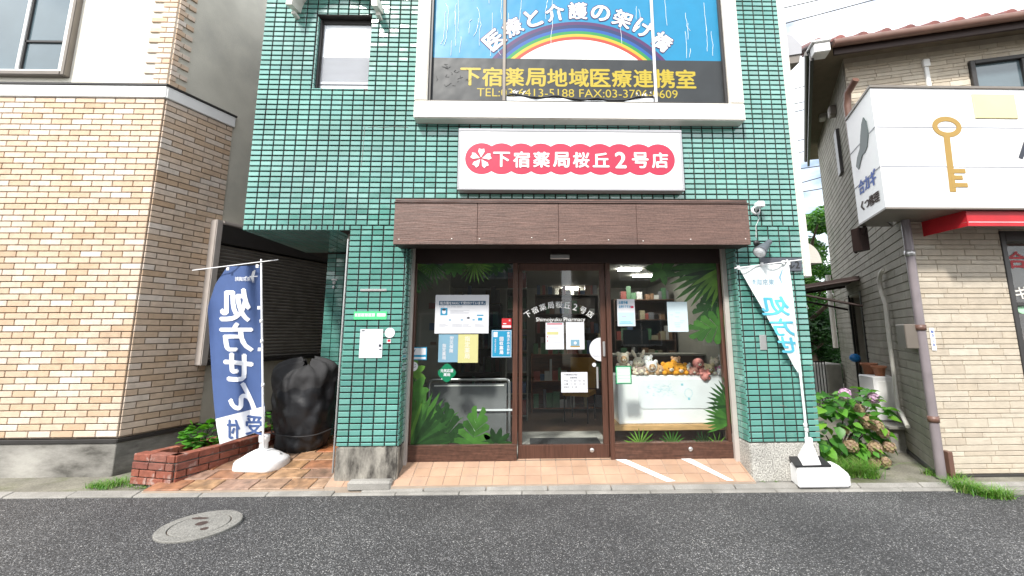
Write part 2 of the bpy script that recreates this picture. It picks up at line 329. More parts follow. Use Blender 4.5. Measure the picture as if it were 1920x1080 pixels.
def asphalt():
    m, t, b = nodes('asphalt'); N = t.nodes.new; K = t.links.new
    g = N('ShaderNodeNewGeometry'); v = N('ShaderNodeTexVoronoi'); v.inputs['Scale'].default_value = 165; K(g.outputs['Position'], v.inputs['Vector'])
    s = N('ShaderNodeSeparateColor'); K(v.outputs['Color'], s.inputs[0]); r = N('ShaderNodeValToRGB'); e = r.color_ramp.elements
    e[0].position = 0; e[0].color = (.022,.022,.024,1); e[1].position = 1; e[1].color = (.42,.41,.39,1)
    for p, c in ((.35,.032), (.62,.055), (.80,.088), (.90,.14), (.96,.27)): q = e.new(p); q.color = (c, c, c*1.03, 1)
    K(s.outputs[0], r.inputs[0])
    n = N('ShaderNodeTexNoise'); n.inputs['Scale'].default_value = 1.1; n.inputs['Detail'].default_value = 6; K(g.outputs['Position'], n.inputs['Vector'])
    r2 = N('ShaderNodeValToRGB'); r2.color_ramp.elements[0].position = .3; r2.color_ramp.elements[1].position = .75; r2.color_ramp.elements[0].color = (.70,.70,.71,1); r2.color_ramp.elements[1].color = (1.22,1.22,1.2,1)
    K(n.outputs[0], r2.inputs[0]); mm = N('ShaderNodeMix'); mm.data_type = 'RGBA'; mm.blend_type = 'MULTIPLY'; mm.inputs['Factor'].default_value = 1
    K(r.outputs[0], mm.inputs['A']); K(r2.outputs[0], mm.inputs['B']); K(mm.outputs['Result'], b.inputs['Base Color'])
    b.inputs['Roughness'].default_value = .75; bp = N('ShaderNodeBump'); bp.inputs['Distance'].default_value = .004; bp.inputs['Strength'].default_value = .9
    K(v.outputs['Distance'], bp.inputs['Height']); bp.invert = True; K(bp.outputs[0], b.inputs['Normal'])
    return m
M['asphalt'] = asphalt()
# ------------------------------------------------------------------ lettering
_cv = bpy.data.curves.new('lettering', 'FONT'); _cv.resolution_u = 3
_tc = {}
def text_pts(s):
    if s in _tc: return _tc[s]
    _cv.body = s; o = bpy.data.objects.new('lettering', _cv)
    me = bpy.data.meshes.new_from_object(o); bpy.data.objects.remove(o)
    vs = [v.co.copy() for v in me.vertices]; fs = [tuple(p.vertices) for p in me.polygons]
    bpy.data.meshes.remove(me); _tc[s] = (vs, fs); return vs, fs
def split(vs, fs, L_):
    vs = list(vs); out = []; st = []
    for f in fs:
        for i in range(1, len(f)-1): st.append((f[0], f[i], f[i+1]))
    while st:
        t = st.pop(); e = [((vs[t[i]]-vs[t[(i+1)%3]]).length, i) for i in range(3)]; l, i = max(e)
        if l > L_:
            a, b, c = t[i], t[(i+1)%3], t[(i+2)%3]; vs.append((vs[a]+vs[b])/2); m_ = len(vs)-1; st += [(a,m_,c),(m_,b,c)]
        else: out.append(t)
    return vs, out
def text(mb, s, x0, x1, z0, z1, y, bold=0.0, keep=False, mirror=False, warp=None):
    """bold = stroke growth as a share of the letter height; made by stacking shifted copies a tenth of a millimetre apart"""
    vs, fs = text_pts(s)
    if not vs: return
    if warp: vs, fs = split(vs, fs, .13)
    ax, bx = min(v.x for v in vs), max(v.x for v in vs); ay, by = min(v.y for v in vs), max(v.y for v in vs)
    sx = (x1-x0)/(bx-ax); sz = (z1-z0)/(by-ay)
    if keep: k = min(sx, sz); cx, cz = (x0+x1)/2, (z0+z1)/2; sx = sz = k; x0, z0 = cx-(bx-ax)*k/2, cz-(by-ay)*k/2
    h = bold*sz*1.0
    sh = [(0,0)] if bold <= 0.004 else ([(-h,0),(h,0),(0,h*.8),(0,-h*.8)] if bold < .04 else [(h*math.cos(a*.785), h*math.sin(a*.785)) for a in range(8)]+[(0,0)])
    for i, (dx, dz) in enumerate(sh):
        out = []
        for v in vs:
            x, z = (v.x-ax)*sx, (v.y-ay)*sz
            if mirror: x = (bx-ax)*sx-x
            p = (x0+x+dx, y-i*.00012, z0+z+dz)
            out.append(warp(p) if warp else p)
        mb.add(out, fs)
def vtext(mb, s, xc, ztop, size, y, bold=0.0, step=1.12):
    for i, ch in enumerate(s):
        text(mb, ch, xc-size/2, xc+size/2, ztop-size-i*size*step, ztop-i*size*step, y, bold, keep=True)
# ------------------------------------------------------------------ surface pieces (tiles, bricks)
_pm = {}
def piece_mesh(name, mt, sx, sy, sz, ch, jitter=0):
    k = (name, mt.name, round(sx,3), round(sy,3), round(sz,3))
    if k in _pm: return _pm[k]
    mb = MB(); piece_geo(mb, 0, 0, 0, sx, sy, sz, ch)
    me = mb.mesh(name, mt); _pm[k] = me; return me
def piece_geo(mb, x, y, z, sx, sy, sz, ch):   # a block whose outward (-y) face has chamfered edges, centred at x, z, back at y
    a, b = sx/2, sz/2; f = y-sy; c = f+ch
    P = [(x-a,y,z-b),(x+a,y,z-b),(x+a,y,z+b),(x-a,y,z+b),(x-a,c,z-b),(x+a,c,z-b),(x+a,c,z+b),(x-a,c,z+b),
         (x-a+ch,f,z-b+ch),(x+a-ch,f,z-b+ch),(x+a-ch,f,z+b-ch),(x-a+ch,f,z+b-ch)]
    mb.add(P, [(8,9,10,11),(4,5,9,8),(5,6,10,9),(6,7,11,10),(7,4,8,11),(0,1,5,4),(1,2,6,5),(2,3,7,6),(3,0,4,7)])
def lay(cells, name, mt, parent, th=.008, ch=.002, limit=300, label=None):
    """cells: (F, x, z, w, h): pieces on the frame's y=0 plane standing proud by th. The largest in the picture become parts, the rest one mesh."""
    sc = []
    for c in cells:
        F, x, z, ww, hh = c; a = proj(F @ Vector((x-ww/2, 0, z-hh/2))); b = proj(F @ Vector((x+ww/2, 0, z+hh/2)))
        inside = 0 <= (a[0]+b[0])/2 <= 1920 and 0 <= (a[1]+b[1])/2 <= 1080
        if (F @ Vector((x,0,z))-CAM).dot(fw) < .2: inside = False
        sc.append((abs(a[0]-b[0])*abs(a[1]-b[1]) if inside else -1))
    order = sorted(range(len(cells)), key=lambda i: -sc[i]); top = set(order[:limit])
    rest = MB()
    for i, (F, x, z, ww, hh) in enumerate(cells):
        if i in top and sc[i] > 0:
            me = piece_mesh(name, mt, ww, th, hh, ch)
            place(name, me, mt, parent, F @ Matrix.Translation((x, 0, z)))
        else:
            rest.F = F; piece_geo(rest, x, 0, z, ww, th, hh, ch)
    if rest.v:
        rest.F = I4
        o = rest.build(name+'_field', mt, parent); tag(o, kind='stuff')
def cut(w0, w1, h0, h1, holes):          # clip a cell against rectangular holes (cut on the axis of the smaller overlap)
    for (a, b, c, d) in holes:
        ox = min(w1, b)-max(w0, a); oz = min(h1, d)-max(h0, c)
        if ox <= .0005 or oz <= .0005: continue
        if ox >= w1-w0-1e-4 and oz >= h1-h0-1e-4: return None
        if ox < w1-w0-1e-4 and (oz >= h1-h0-1e-4 or ox < oz*2):
            if a > w0: w1 = a
            else: w0 = b
        else:
            if c > h0: h1 = c
            else: h0 = d
    if w1-w0 < .014 or h1-h0 < .014: return None
    return w0, w1, h0, h1
def grid(F, x0, x1, z0, z1, mw, mh, holes=(), j=.007, bond=0, ox=0, oz=0, jig=0):
    out = []; nz_ = int(math.ceil((z1-z0-oz)/mh))+1
    for r in range(-1, nz_):
        za, zb = z0+oz+r*mh, z0+oz+(r+1)*mh; sh = ox-(bond*mw if r % 2 else 0)
        for c in range(-2, int((x1-x0)/mw)+3):
            xa, xb = x0+sh+c*mw, x0+sh+(c+1)*mw
            a, b, c2, d = max(xa,x0), min(xb,x1), max(za,z0), min(zb,z1)
            if b-a < .02 or d-c2 < .02: continue
            q = cut(a, b, c2, d, holes)
            if q: out.append((F, (q[0]+q[1])/2, (q[2]+q[3])/2, round(q[1]-q[0]-j,4), round(q[3]-q[2]-j,4)))
    return out
# ================================================================== ground
g = MB(); g.box(-120, 120, -60, 160, -.3, -.06); struct(g.build('ground', M['moss']))
def ky(x): return 4.215-.0145*(x+.15)         # front line of the kerb
rd = MB(); xs = [-30,-10,-6,-4,-2,0,2,4,4.3,4.8,5.4,10,30]
prof = [(0,.02),(-.6,.04),(-1.4,.065),(-2.6,.075),(-5,.06),(-8.2,.02)]
vs = [(x, (ky(x)-(0 if x < 4.2 else min((x-4.2)*.28,.3)))+dy, z) for x in xs for dy, z in prof]
n = len(prof); rd.add(vs, [(i*n+j, i*n+j+1, (i+1)*n+j+1, (i+1)*n+j) for i in range(len(xs)-1) for j in range(n-1)], True)
struct(rd.build('road', M['asphalt']))
F0 = frame(0, 0, 0)
kb = empty('kerb', (0, 4.25, 0)); tag(kb, kind='structure')
x = -9.0; i = 0
while x < 4.35:
    ln = .6*(1+random.uniform(-.03,.03)); y0 = ky(x); dep = .055
    m = MB(); jz = random.uniform(-.003,.003)
    dy = -.0145*ln
    def stone(xa, xb, ya, yb, d0, za, zb, nm):
        m = MB(); m.add([(xa,ya,-.1),(xb,ya+d0,-.1),(xb,yb+d0,-.1),(xa,yb,-.1),(xa,ya,za),(xb,ya+d0,za),(xb,yb+d0,zb),(xa,yb,zb)],
          [(0,3,2,1),(4,5,6,7),(0,1,5,4),(1,2,6,5),(2,3,7,6),(3,0,4,7)])
        return m.build(nm, M['kerb'], kb, bevel=.006)
    if x < -1.9:
        stone(x+.003, x+ln-.003, y0, y0+.10, dy, .032+jz, .05+jz, 'kerb_stone')
    else:
        stone(x+.003, x+ln-.003, y0, y0+dep, dy, .032+jz, .036+jz, 'kerb_stone')
        stone(x+.25, x+ln+.242, y0+dep+.003-.004, y0+.115-.004, dy, .044+jz, .066+jz, 'edging_stone')
    x += ln
# pavement bases
b = MB(); b.slab([(-9,4.33),(-3.35,4.31),(-3.35,4.6),(-4.4,5.2),(-9,5.2)], -.05, .012); struct(b.build('verge', M['moss']))
def ramp(x0, x1, y0, y1, z0, z1, name, mt):
    m = MB(); m.add([(x0,y0,-.1),(x1,y0,-.1),(x1,y1,-.1),(x0,y1,-.1),(x0,y0,z0),(x1,y0,z0),(x1,y1,z1),(x0,y1,z1)],
        [(0,3,2,1),(4,5,6,7),(0,1,5,4),(1,2,6,5),(2,3,7,6),(3,0,4,7)]); return struct(m.build(name, mt))
PY0, PZ0, PSL = 4.315, .072, .35
porch = ramp(-1.93, 2.215, PY0, 4.70, PZ0, PZ0+PSL*(4.70-PY0), 'porch', M['porchgrout'])
patio = ramp(-3.62, -1.935, 4.315, 5.75, .055, .055+.12*1.435, 'patio', M['porchgrout'])
b = MB(); b.slab([(2.93,4.32),(4.3,4.29),(5.6,4.1),(12,4.1),(12,16),(2.93,16)], -.05, .035); struct(b.build('alley_floor', M['moss']))
b = MB(); b.slab([(2.216,4.315),(2.93,4.315),(2.93,4.5),(2.216,4.5)], -.05, .045); struct(b.build('pier_footing_strip', M['kerb']))
# porch tiles, laid on the slope
def slopeframe(y0, z0, sl): return Matrix.Translation((0,y0,z0)) @ Matrix.Rotation(math.atan(sl), 4, 'X') @ Matrix.Rotation(R(-90), 4, 'X')
FP = slopeframe(PY0, PZ0, PSL); fpi = FP.inverted()
# in this frame x runs along the street, -z (local) runs away from the street
probe = FP @ Vector((0,0,1)); sgn = 1 if probe.y > PY0 else -1
cells = grid(FP, -1.925, 2.21, 0, .395, .158, .131, (), .006) if sgn > 0 else [(FP,c[1],-c[2],c[3],c[4]) for c in grid(FP, -1.925, 2.21, 0, .395, .158, .131, (), .006)]
cells = [c for c in cells if not (c[1] < -1.29 and abs(c[2]) > .1 and (FP@Vector((c[1],0,c[2]))).y > 4.42)]
lay(cells, 'porch_tile', M['porch'], porch, th=.006, ch=.002)
FT = slopeframe(4.315, .055, .12); cells = []
for r in range(7):
    z0 = r*.215; xx = -3.62-(.13*(r*1.7 % 2))
    while xx < -1.95:
        ww = random.choice((.26,.3,.3,.34)); a, bb = max(xx,-3.62), min(xx+ww,-1.94)
        if bb-a > .06: cells.append((FT, (a+bb)/2, sgn*(z0+.1075), bb-a-.014, .201))
        xx += ww
lay(cells, 'terracotta_paver', M['terra'], patio, th=.012, ch=.005)
# white lines painted on the porch
def onporch(px, py, dz=.011):
    d = ray(px, py); t = (PZ0+dz+PSL*(CAM.y-PY0)-CAM.z)/(d.z-PSL*d.y); return tuple(CAM+d*t)
for nm, q in (('white_line', [(1146,858),(1162,856),(1267,902),(1250,903)]), ('white_line', [(1270,857),(1290,857),(1376,901),(1363,901)])):
    m = MB(); m.poly([onporch(*c) for c in q]); struct(m.build(nm, M['whitepaint']))
m = MB(); m.box(-1.72,-1.30,4.30,4.398,.03,.125); struct(m.build('cement_patch', M['kerb'], bevel=.02))
# manhole
mc = az(375, 985.5, .055); mh = empty('manhole', (mc.x, mc.y, .05), 'round worn manhole cover in a concrete ring in the asphalt', 'manhole')
zz = mc.z+.002
def ring(ra, rb, z0, z1): 
    m = MB(); m.lathe([(rb,z0-.02),(rb,z1-.003),(rb-.004,z1),(ra+.003,z1),(ra,z1-.003),(ra,z0-.02)], (mc.x,mc.y,0), 56, smooth=False); return m
ring(.200, .272, zz, zz+.006).build('surround_ring', M['castconc'], mh)
m = MB(); m.lathe([(.192,zz-.02),(.192,zz+.003),(.188,zz+.006),(.001,zz+.006)], (mc.x,mc.y,0), 56, smooth=False); m.build('lid', M['castconc'], mh)
m = MB(); m.lathe([(.202,zz-.003),(.001,zz-.003)], (mc.x,mc.y,0), 40, smooth=False); m.build('joint_gap', M['soil'], mh)
def blob(cx, cy, rx, ry, nm, n=18):
    m = MB(); m.add([(cx+rx*math.cos(2*math.pi*k/n)*random.uniform(.9,1.05), cy+ry*math.sin(2*math.pi*k/n)*random.uniform(.9,1.05), zz+.0075) for k in range(n)]+[(cx,cy,zz+.0075)], [(k,(k+1)%n,n) for k in range(n)]); m.build(nm, M['rust'], mh)
def mp_(px, py): p = az(px, py, zz); return p.x, p.y
x_, y_ = mp_(378,983); blob(x_, y_, .042, .040, 'lifting_hole'); x_, y_ = mp_(383,993); blob(x_, y_, .03, .026, 'lifting_hole'); x_, y_ = mp_(375,973.5); blob(x_, y_, .07, .02, 'name_plate')

# ================================================================== green tiled pharmacy
FY = 4.4; XL, XR = -3.007, 2.955; SY = 4.68
PH = empty('pharmacy_building', (0, FY, 0), 'green tiled shop building with a glazed brown framed shopfront and passage at its left', 'building')
F = frame(0, FY)
Zt = 6.4
holes = [(-1.275,2.218,-1,2.52), (-9,-1.885,-1,2.585), (-2.41,-1.80,4.22,5.13), (-1.2,2.36,3.86,6.6), (-.70,1.62,3.06,3.66)]
wall = MB(F)
for a in [(XL,-2.41,.009,.25,2.6,Zt),(-1.80,XR,.009,.25,2.52,Zt),(-2.41,-1.80,.009,.25,2.6,4.22),(-2.41,-1.80,.009,.25,5.13,Zt),
          (-1.878,-1.282,.009,.5,.42,2.52),(2.226,2.915,.009,.5,.415,2.52),(-2.0,-1.80,.0092,.25,2.59,2.62)]: wall.box(*a)
wall.box(-1.878,-1.70,.5,6,0,2.6); wall.box(2.75,2.94,.5,6,0,2.6)
wall.box(XL+.006,XR-.006,.25,6,2.602,Zt-.01)
wall.build('wall', M['grout'], PH)
cells = grid(F, XL, XR, 2.645, Zt, .118, .0595, holes, j=.012)
cells += grid(F, XL, -1.885, 2.587, 2.645, .059, .058, holes, j=.012)
cells += grid(F, -1.885, XR, .415, 2.645, .118, .0595, holes, j=.012, oz=-.0205, ox=.0)
cells = [c for c in cells if not (c[1] > 2.915 and c[2] < 2.2 and False)]
lay(cells, 'facade_tile', M['tile'], PH, th=.009, ch=.004)
# small tiles round the upper window, the pier's flank, the overhang underside, the wall deep in the passage
rv = []
Fl = frame(-2.41, FY, 90); Fr = frame(-1.80, FY+.14, -90)
rv += grid(Fl, 0, .075, 4.22, 5.13, .118, .0595); 
Fp = frame(2.226, FY+.26, -90); Fq = frame(-1.282, FY, 90); rv += grid(Fq, 0, .26, .415, 2.52, .118, .0595)
rv += grid(Fp, 0, .26, .415, 2.52, .118, .0595)
Fb = frame(0, 5.7); xb = at(606, 600, 5.7).x
rv += grid(Fb, xb, -1.88, .2, 2.58, .118, .0595)
FU = Matrix.Translation((0,FY,2.6)) @ Matrix.Rotation(R(90), 4, 'X')    # underside, facing down
rv += [(FU, c[1], -c[2], c[3], c[4]) for c in grid(FU, XL, -1.89, 0, 1.28, .118, .0595)]
lay(rv, 'reveal_tile', M['tile'], PH, th=.008, ch=.002, limit=160)
m = MB(); m.box(xb-.005,-1.875,5.709,5.9,0,2.6); m.build('passage_wall', M['grout'], PH)
m = MB(); m.box(-1.93,-1.889,4.9,4.96,.1,2.58); m.box(-1.95,-1.889,4.5,5.7,2.5,2.58); m.build('passage_door_frame', M['alugrey'], PH, bevel=.004)
m = MB(); m.tube([(-1.905,4.415,.17),(-1.905,4.415,2.5)], .010, 8); m.build('corner_conduit', M['alu'], PH)
p = at(627,533,5.7); m = MB(frame(p.x,5.692)); m.box(-.035,.035,-.012,0,p.z+.05,p.z+.07); m.lathe([(.022,-.016),(.022,0)],(0,0,p.z+.02),14,'y'); m.ball((0,-.012,p.z+.02),(.02,.006,.02)); m.ball((0,-.012,p.z-.04),(.02,.006,.02)); m.build('intercom_buttons', M['white'], PH)
m = MB(F); m.box(-1.883,-1.277,-.012,.5,.07,.412); m.build('pier_base', M['mould'], PH, bevel=.012, seg=2)
m = MB(F); m.box(2.214,2.925,-.014,.42,.04,.408); m.build('pier_base', M['granite'], PH, bevel=.01, seg=2).__setitem__('label','pebble dash base under the right pier')
# trims beside the shopfront
m = MB(); m.box(-1.2815,-1.25,4.60,4.645,.14,2.5); m.build('frame_trim', M['alubeige'], PH, bevel=.002)
m = MB(); m.box(2.168,2.2165,4.60,4.645,.14,2.5); m.build('frame_trim', M['alubeige'], PH, bevel=.002)
# tall white corner pipe on the right
m = MB(); m.box(2.958,3.045,4.40,4.50,2.09,Zt); m.build('corner_downpipe', M['offwhite'], PH, bevel=.012, seg=3)
# upper window
wy = FY+.075
m = MB(); 
for a in [(-2.41,-2.375),( -1.825,-1.80)]: m.box(a[0],a[1],wy,wy+.05,4.22,5.13)
m.box(-2.375,-1.825,wy,wy+.05,4.22,4.235); m.box(-2.375,-1.825,wy,wy+.05,5.075,5.13); m.box(-2.41,-2.385,wy-.03,wy,4.24,5.1)
wf = m.build('window_frame', M['aludark'], PH, bevel=.003)
m = MB(); m.box(-2.375,-1.825,wy+.02,wy+.028,4.235,5.075); m.build('pane', M['frost'], wf)
m = MB()
for k in range(28): m.box(-2.37,-1.83,wy+.0165,wy+.0195,4.36+k*.011,4.3635+k*.011)
m.box(-2.375,-1.825,wy+.008,wy+.02,4.318,4.326)
m.build('blind_slats', M['greyink'], wf); 
# curved canopy hood above the upper window
m = MB(); cx, cz, ro, ri = -2.165, 5.12, .50, .435
N_ = 18; vo = []
for k in range(N_+1):
    a = math.pi*(1-k/N_); c_, s_ = math.cos(a), math.sin(a)
    vo += [(cx+ro*c_,4.40-.20,cz+ro*s_*.85-.03),(cx+ri*c_,4.40-.20,cz+ri*s_*.85-.03),(cx+ri*c_,4.40-.01,cz+ri*s_*.85+.02),(cx+ro*c_,4.40-.01,cz+ro*s_*.85+.02)]
fs = []
for k in range(N_):
    for j in range(4): fs.append((k*4+j,k*4+(j+1)%4,(k+1)*4+(j+1)%4,(k+1)*4+j))
fs += [(0,3,2,1),(N_*4,N_*4+1,N_*4+2,N_*4+3)]
m.add(vo, fs)
for sx in (-1,1): m.box(cx+sx*.47-.02,cx+sx*.47+.02,4.30,4.40,cz-.06,cz-.025)
m.build('window_hood', M['offwhite'], PH)
# shopfront frames
def X(px, py=665): return at(px, py, SY).x
def Zs(py, px=960): return at(px, py, SY).z
zr = .36; zt = Zs(494)                       # glass bottom and top
zb0 = PZ0+PSL*(4.66-PY0)
sf = MB()
x0, x1, x2, x3, x4, x5 = X(757,700)-.02, X(963), X(968), X(1137), X(1146), X(1366)
def fr(xa, xb, za, zb, y0=SY-.02, y1=SY+.06, nm='frame', mt='brownv', par=None):
    m = MB(); m.box(xa,xb,y0,y1,za,zb); return m.build(nm, M[mt], par or PH, bevel=.004)
hd = fr(-1.262,2.17,zt,2.52,SY-.03,SY+.08,'header_board','awndark')
f1 = fr(-1.262,x1+.04,zb0,zr,SY-.035,SY+.05,'left_window_frame'.replace('left_',''),'brown')
fr(-1.262,-1.232,zr,zt,nm='stile',par=f1); fr(x1-.01,x1+.045,zr,zt,SY-.034,SY+.05,nm='stile',par=f1)
f2 = fr(x3+.055,2.17,zb0,zr,SY-.035,SY+.05,'window_frame','brown')
fr(x3+.012,x3+.06,zb0-.002,zt,SY-.034,SY+.055,nm='stile',par=f2); fr(2.135,2.17,zr,zt,nm='stile',par=f2)
gl = MB(); gl.box(-1.232,x1-.01,SY,SY+.006,zr,zt); gl1 = gl.build('glass', M['glass'], f1)
gl = MB(); gl.box(x3+.06,2.135,SY,SY+.006,zr,zt); gl2 = gl.build('glass', M['glass'], f2)
dx0, dx1 = x1+.05, x3+.005; zdb, zdt = Zs(835), Zs(507)
DR = MB(); DR.box(dx0,dx1,SY+.0,SY+.04,zb0+.012,zdb); DR.box(dx0,dx0+.045,SY+.0005,SY+.04,zdb,zdt); DR.box(dx1-.06,dx1,SY+.0005,SY+.04,zdb,zdt); DR.box(dx0,dx1,SY+.001,SY+.04,zdt,zt)
door = DR.build('sliding_door', M['brownv'], PH, bevel=.003)
m = MB(); m.box(dx0+.045,dx1-.06,SY+.018,SY+.024,zdb,zdt); m.build('glass', M['glass'], door)
m = MB(); m.box(dx0-.01,dx1+.01,SY-.03,SY+.06,zb0-.01,zb0+.008); m.build('threshold', M['alugrey'], PH)
p = at(1132,640,SY-.01); m = MB(); m.box(p.x-.012,p.x+.014,SY-.022,SY-.0005,at(1132,668,SY).z,at(1132,640,SY).z); m.build('touch_switch', M['alu'], door, bevel=.004)
p = at(1120,690,SY); m = MB(); m.tube([(p.x,SY+.005,at(1120,728,SY).z),(p.x,SY+.005,at(1120,688,SY).z)],.012,8); m.build('pull_handle', M['alu'], door)
for px_, py_, par in ((1111,846,door),(1295,842,f2)):
    p = at(px_, py_, SY-.037); m = MB(); m.lathe([(.001,-.012),(.018,-.012),(.022,-.006),(.024,0)],(p.x,SY-(.036 if par is f2 else .001),p.z),18,'y'); m.build('floor_lock', M['alu'], par)
m = MB(); a, b_ = at(1035,477,4.63), at(1068,486,4.63); m.box(a.x-.02,b_.x-.0,4.61,4.649,b_.z,a.z); m.build('door_sensor', M['alu'], PH, bevel=.006)
# mail slot and tap cover, little plates
def plate(px0, py0, px1, py1, nm, mt, th=.01, par=None, Y=FY-.012, bevel=.003):
    a, b_ = at(px0, py0, Y), at(px1, py1, Y); m = MB(); m.box(min(a.x,b_.x),max(a.x,b_.x),Y-th,Y,min(a.z,b_.z),max(a.z,b_.z)); return m.build(nm, M[mt], par, bevel=bevel)
plate(676,542,725,546,'mail_slot','alu',par=PH); plate(1423,628,1438,656,'meter_cover','alu',par=PH)
# interior room
rm = MB(); rm.box(-1.69,2.74,4.74,9.6,.02,zb0+.01); fl = rm.build('interior_floor', M['roomfloor'], PH)
rm = MB(); rm.box(-1.699,-1.66,4.76,9.6,.17,2.5); rm.box(2.70,2.749,4.76,9.6,.17,2.5); rm.box(-1.66,2.7,9.5,9.6,.17,2.5); rm.build('interior_wall', M['roomwall'], PH)
rm = MB(); rm.box(-1.69,2.74,4.9,9.6,2.5,2.599); cl = rm.build('ceiling', M['roomwall'], PH)
m = MB(); m.box(-.14,.95,4.74,5.9,zb0+.011,zb0+.0135); m.build('entrance_floor', M['alubeige'] if False else M['concrete'], PH)
m = MB()
for px_, py_ in ((1180,505),(1205,517),(1070,540)):
    p = az(px_, py_, 2.49); m.box(p.x-.17,p.x+.17,p.y-.045,p.y+.045,2.47,2.497)
m.build('ceiling_lamp', emit('lit_lamp', (1,.97,.9), 36), PH)

m = MB()                                       # old cracks and lime streaks in the tiling
for pts in (((684,236),(682,262),(680,288),(677,314)),((690,239),(703,237),(716,239),(740,237),(765,239)),((1290,285),(1296,300),(1291,318)),((1330,300),(1345,306),(1352,322)),((1440,700),(1452,703)),((1462,760),(1475,762))):
    m.tube([at(x,y,FY-.0105) for x, y in pts], [.0022-.0006*(i%2) for i in range(len(pts))], 5)
tag(m.build('lime_streaks', M['kerb'], PH), kind='stuff')
# ================================================================== fascia above the shopfront
AW = empty('awning_fascia', (.46, 4.13, 2.39), 'long faded brown wood grain fascia box above the shopfront', 'awning')
ax0, ax1, ay = -1.342, 2.26, 4.13
m = MB(); m.box(ax0+.004,ax1-.004,ay+.012,4.388,2.393,2.84); m.build('box_body', M['awndark'], AW)
seams = [ax0,-.510,.307,1.101,ax1]
for i in range(4):
    m = MB(); m.box(seams[i]+.0015,seams[i+1]-.0015,ay,ay+.0115,2.386,2.812); m.build('panel', M['awn'], AW, bevel=.002)
m = MB(); m.box(ax0,ax0+.0035,ay+.012,4.39,2.39,2.84); m.build('end_panel', M['awn'], AW)
m = MB(); m.box(ax1-.0035,ax1,ay+.012,4.39,2.39,2.84); m.build('end_panel', M['awn'], AW)
m = MB(); m.box(ax0-.006,ax1+.006,ay-.012,4.39,2.8125,2.822); m.box(ax0-.004,ax1+.004,ay+.02,4.39,2.8405,2.86); m.build('cap_flashing', M['awn'], AW, bevel=.003)
for px_, py_ in ((748,449),(847,448),(899,448),(997,446),(1059,450),(1141,450),(1206,452),(1295,449),(1398,448)):
    p = at(px_, py_, ay); m = MB(); m.ball((p.x,ay-.001,p.z),(.008,.004,.008),8,5); m.build('screw', M['alubeige'], AW)
m = MB(); m.box(-1.2,2.15,4.385,4.396,2.41,2.425); m.build('edge_strip', M['alugrey'], AW)
# ================================================================== pink shop sign
SG = empty('shop_signboard', (.46, 4.28, 3.0), 'long white signboard with white letters on a row of pink discs', 'sign')
sx0, sx1, sz0, sz1, sy = -.748, 1.674, 3.003, 3.693, 4.28
m = MB(); m.box(sx0+.02,sx1-.02,sy+.006,4.39,sz0+.012,sz1-.012); m.build('box', M['alu'], SG)
m = MB()
m.box(sx0,sx1,sy-.004,4.386,sz1-.03,sz1); m.box(sx0,sx1,sy-.004,4.386,sz0,sz0+.022); m.box(sx0,sx0+.022,sy-.003,4.386,sz0+.022,sz1-.03); m.box(sx1-.028,sx1,sy-.003,4.386,sz0+.022,sz1-.03)
m.build('frame', M['signframe'], SG, bevel=.003)
m = MB(); m.box(sx0+.022,sx1-.028,sy+.002,sy+.005,sz0+.022,sz1-.03); m.build('sign_face', M['signwhite'], SG)
m = MB()
for k in range(10):
    cx = -.496+k*(1.408+.496)/9; m.add([(cx+.176*math.cos(2*math.pi*j/40), sy+.0012-.00025*k, 3.352+.176*math.sin(2*math.pi*j/40)) for j in range(40)], [tuple(range(40))])
m.build('disc_row', M['pink'], SG)
m = MB()
for k in range(5):
    a0 = math.pi/2-.05+k*2*math.pi/5; pts = []
    for r_, da in ((.012,0),(.05,.36),(.085,.42),(.115,.24),(.103,0),(.115,-.24),(.085,-.42),(.05,-.36)):
        pts.append((-.503+r_*math.cos(a0+da), sy-.0035, 3.352+r_*math.sin(a0+da)))
    m.poly(pts)
m.build('cherry_blossom', M['whitepaint'], SG)
m = MB()
for i, ch in enumerate('下宿薬局桜丘２号店'):
    cx = -.283+i*(1.42+.283)/8; hs = .085
    text(m, '2' if ch == '２' else ch, cx-hs, cx+hs, 3.34-hs, 3.34+hs+.005, sy-.0035, .028, keep=True)
m.build('lettering', M['whitepaint'], SG)
# ================================================================== big lit-box window sign
BS = empty('banner_sign', (.575, 4.25, 3.79), 'big sky blue and dark grey banner with a rainbow inside a thick cream frame', 'sign')
by = 4.25; bx0, bx1, bz0, bz1 = -1.232, 2.384, 3.797, 5.75
ix0, ix1, iz0 = -1.095, 2.222, 4.0
m = MB(); 
m.box(bx0,bx1,by,4.395,bz0,iz0-.001); m.box(bx0,ix0,by+.001,4.395,iz0-.001,bz1); m.box(ix1,bx1,by+.001,4.395,iz0-.001,bz1)
m.build('render_frame', M['offwhite'], BS, bevel=.01, seg=2)
m = MB(); m.box(ix0,ix0+.03,by+.035,by+.09,iz0,bz1); m.box(ix1-.03,ix1,by+.035,by+.09,iz0,bz1); m.box(ix0+.03,ix1-.03,by+.035,by+.09,iz0,iz0+.028); m.build('inner_frame', M['aludark'], BS, bevel=.003)
vy = by+.075
m = MB(); m.box(ix0+.03,ix1-.03,vy,vy+.01,4.555,bz1); m.build('blue_vinyl', M['skyblue'], BS)
m = MB(); m.box(ix0+.03,ix1-.03,vy-.003,vy+.01,iz0+.028,4.5545); m.build('grey_vinyl', M['panel'], BS)
ccx, ccz = .577, 3.77; rr = [1.257,1.218,1.176,1.138,1.102,1.068,1.030]; zc = 4.5552
def arcpt(r_, t): 
    a0 = math.acos(min((zc-ccz)/r_,1)); a = -a0+2*a0*t; return (ccx+r_*math.sin(a), vy-.002, ccz+r_*math.cos(a))
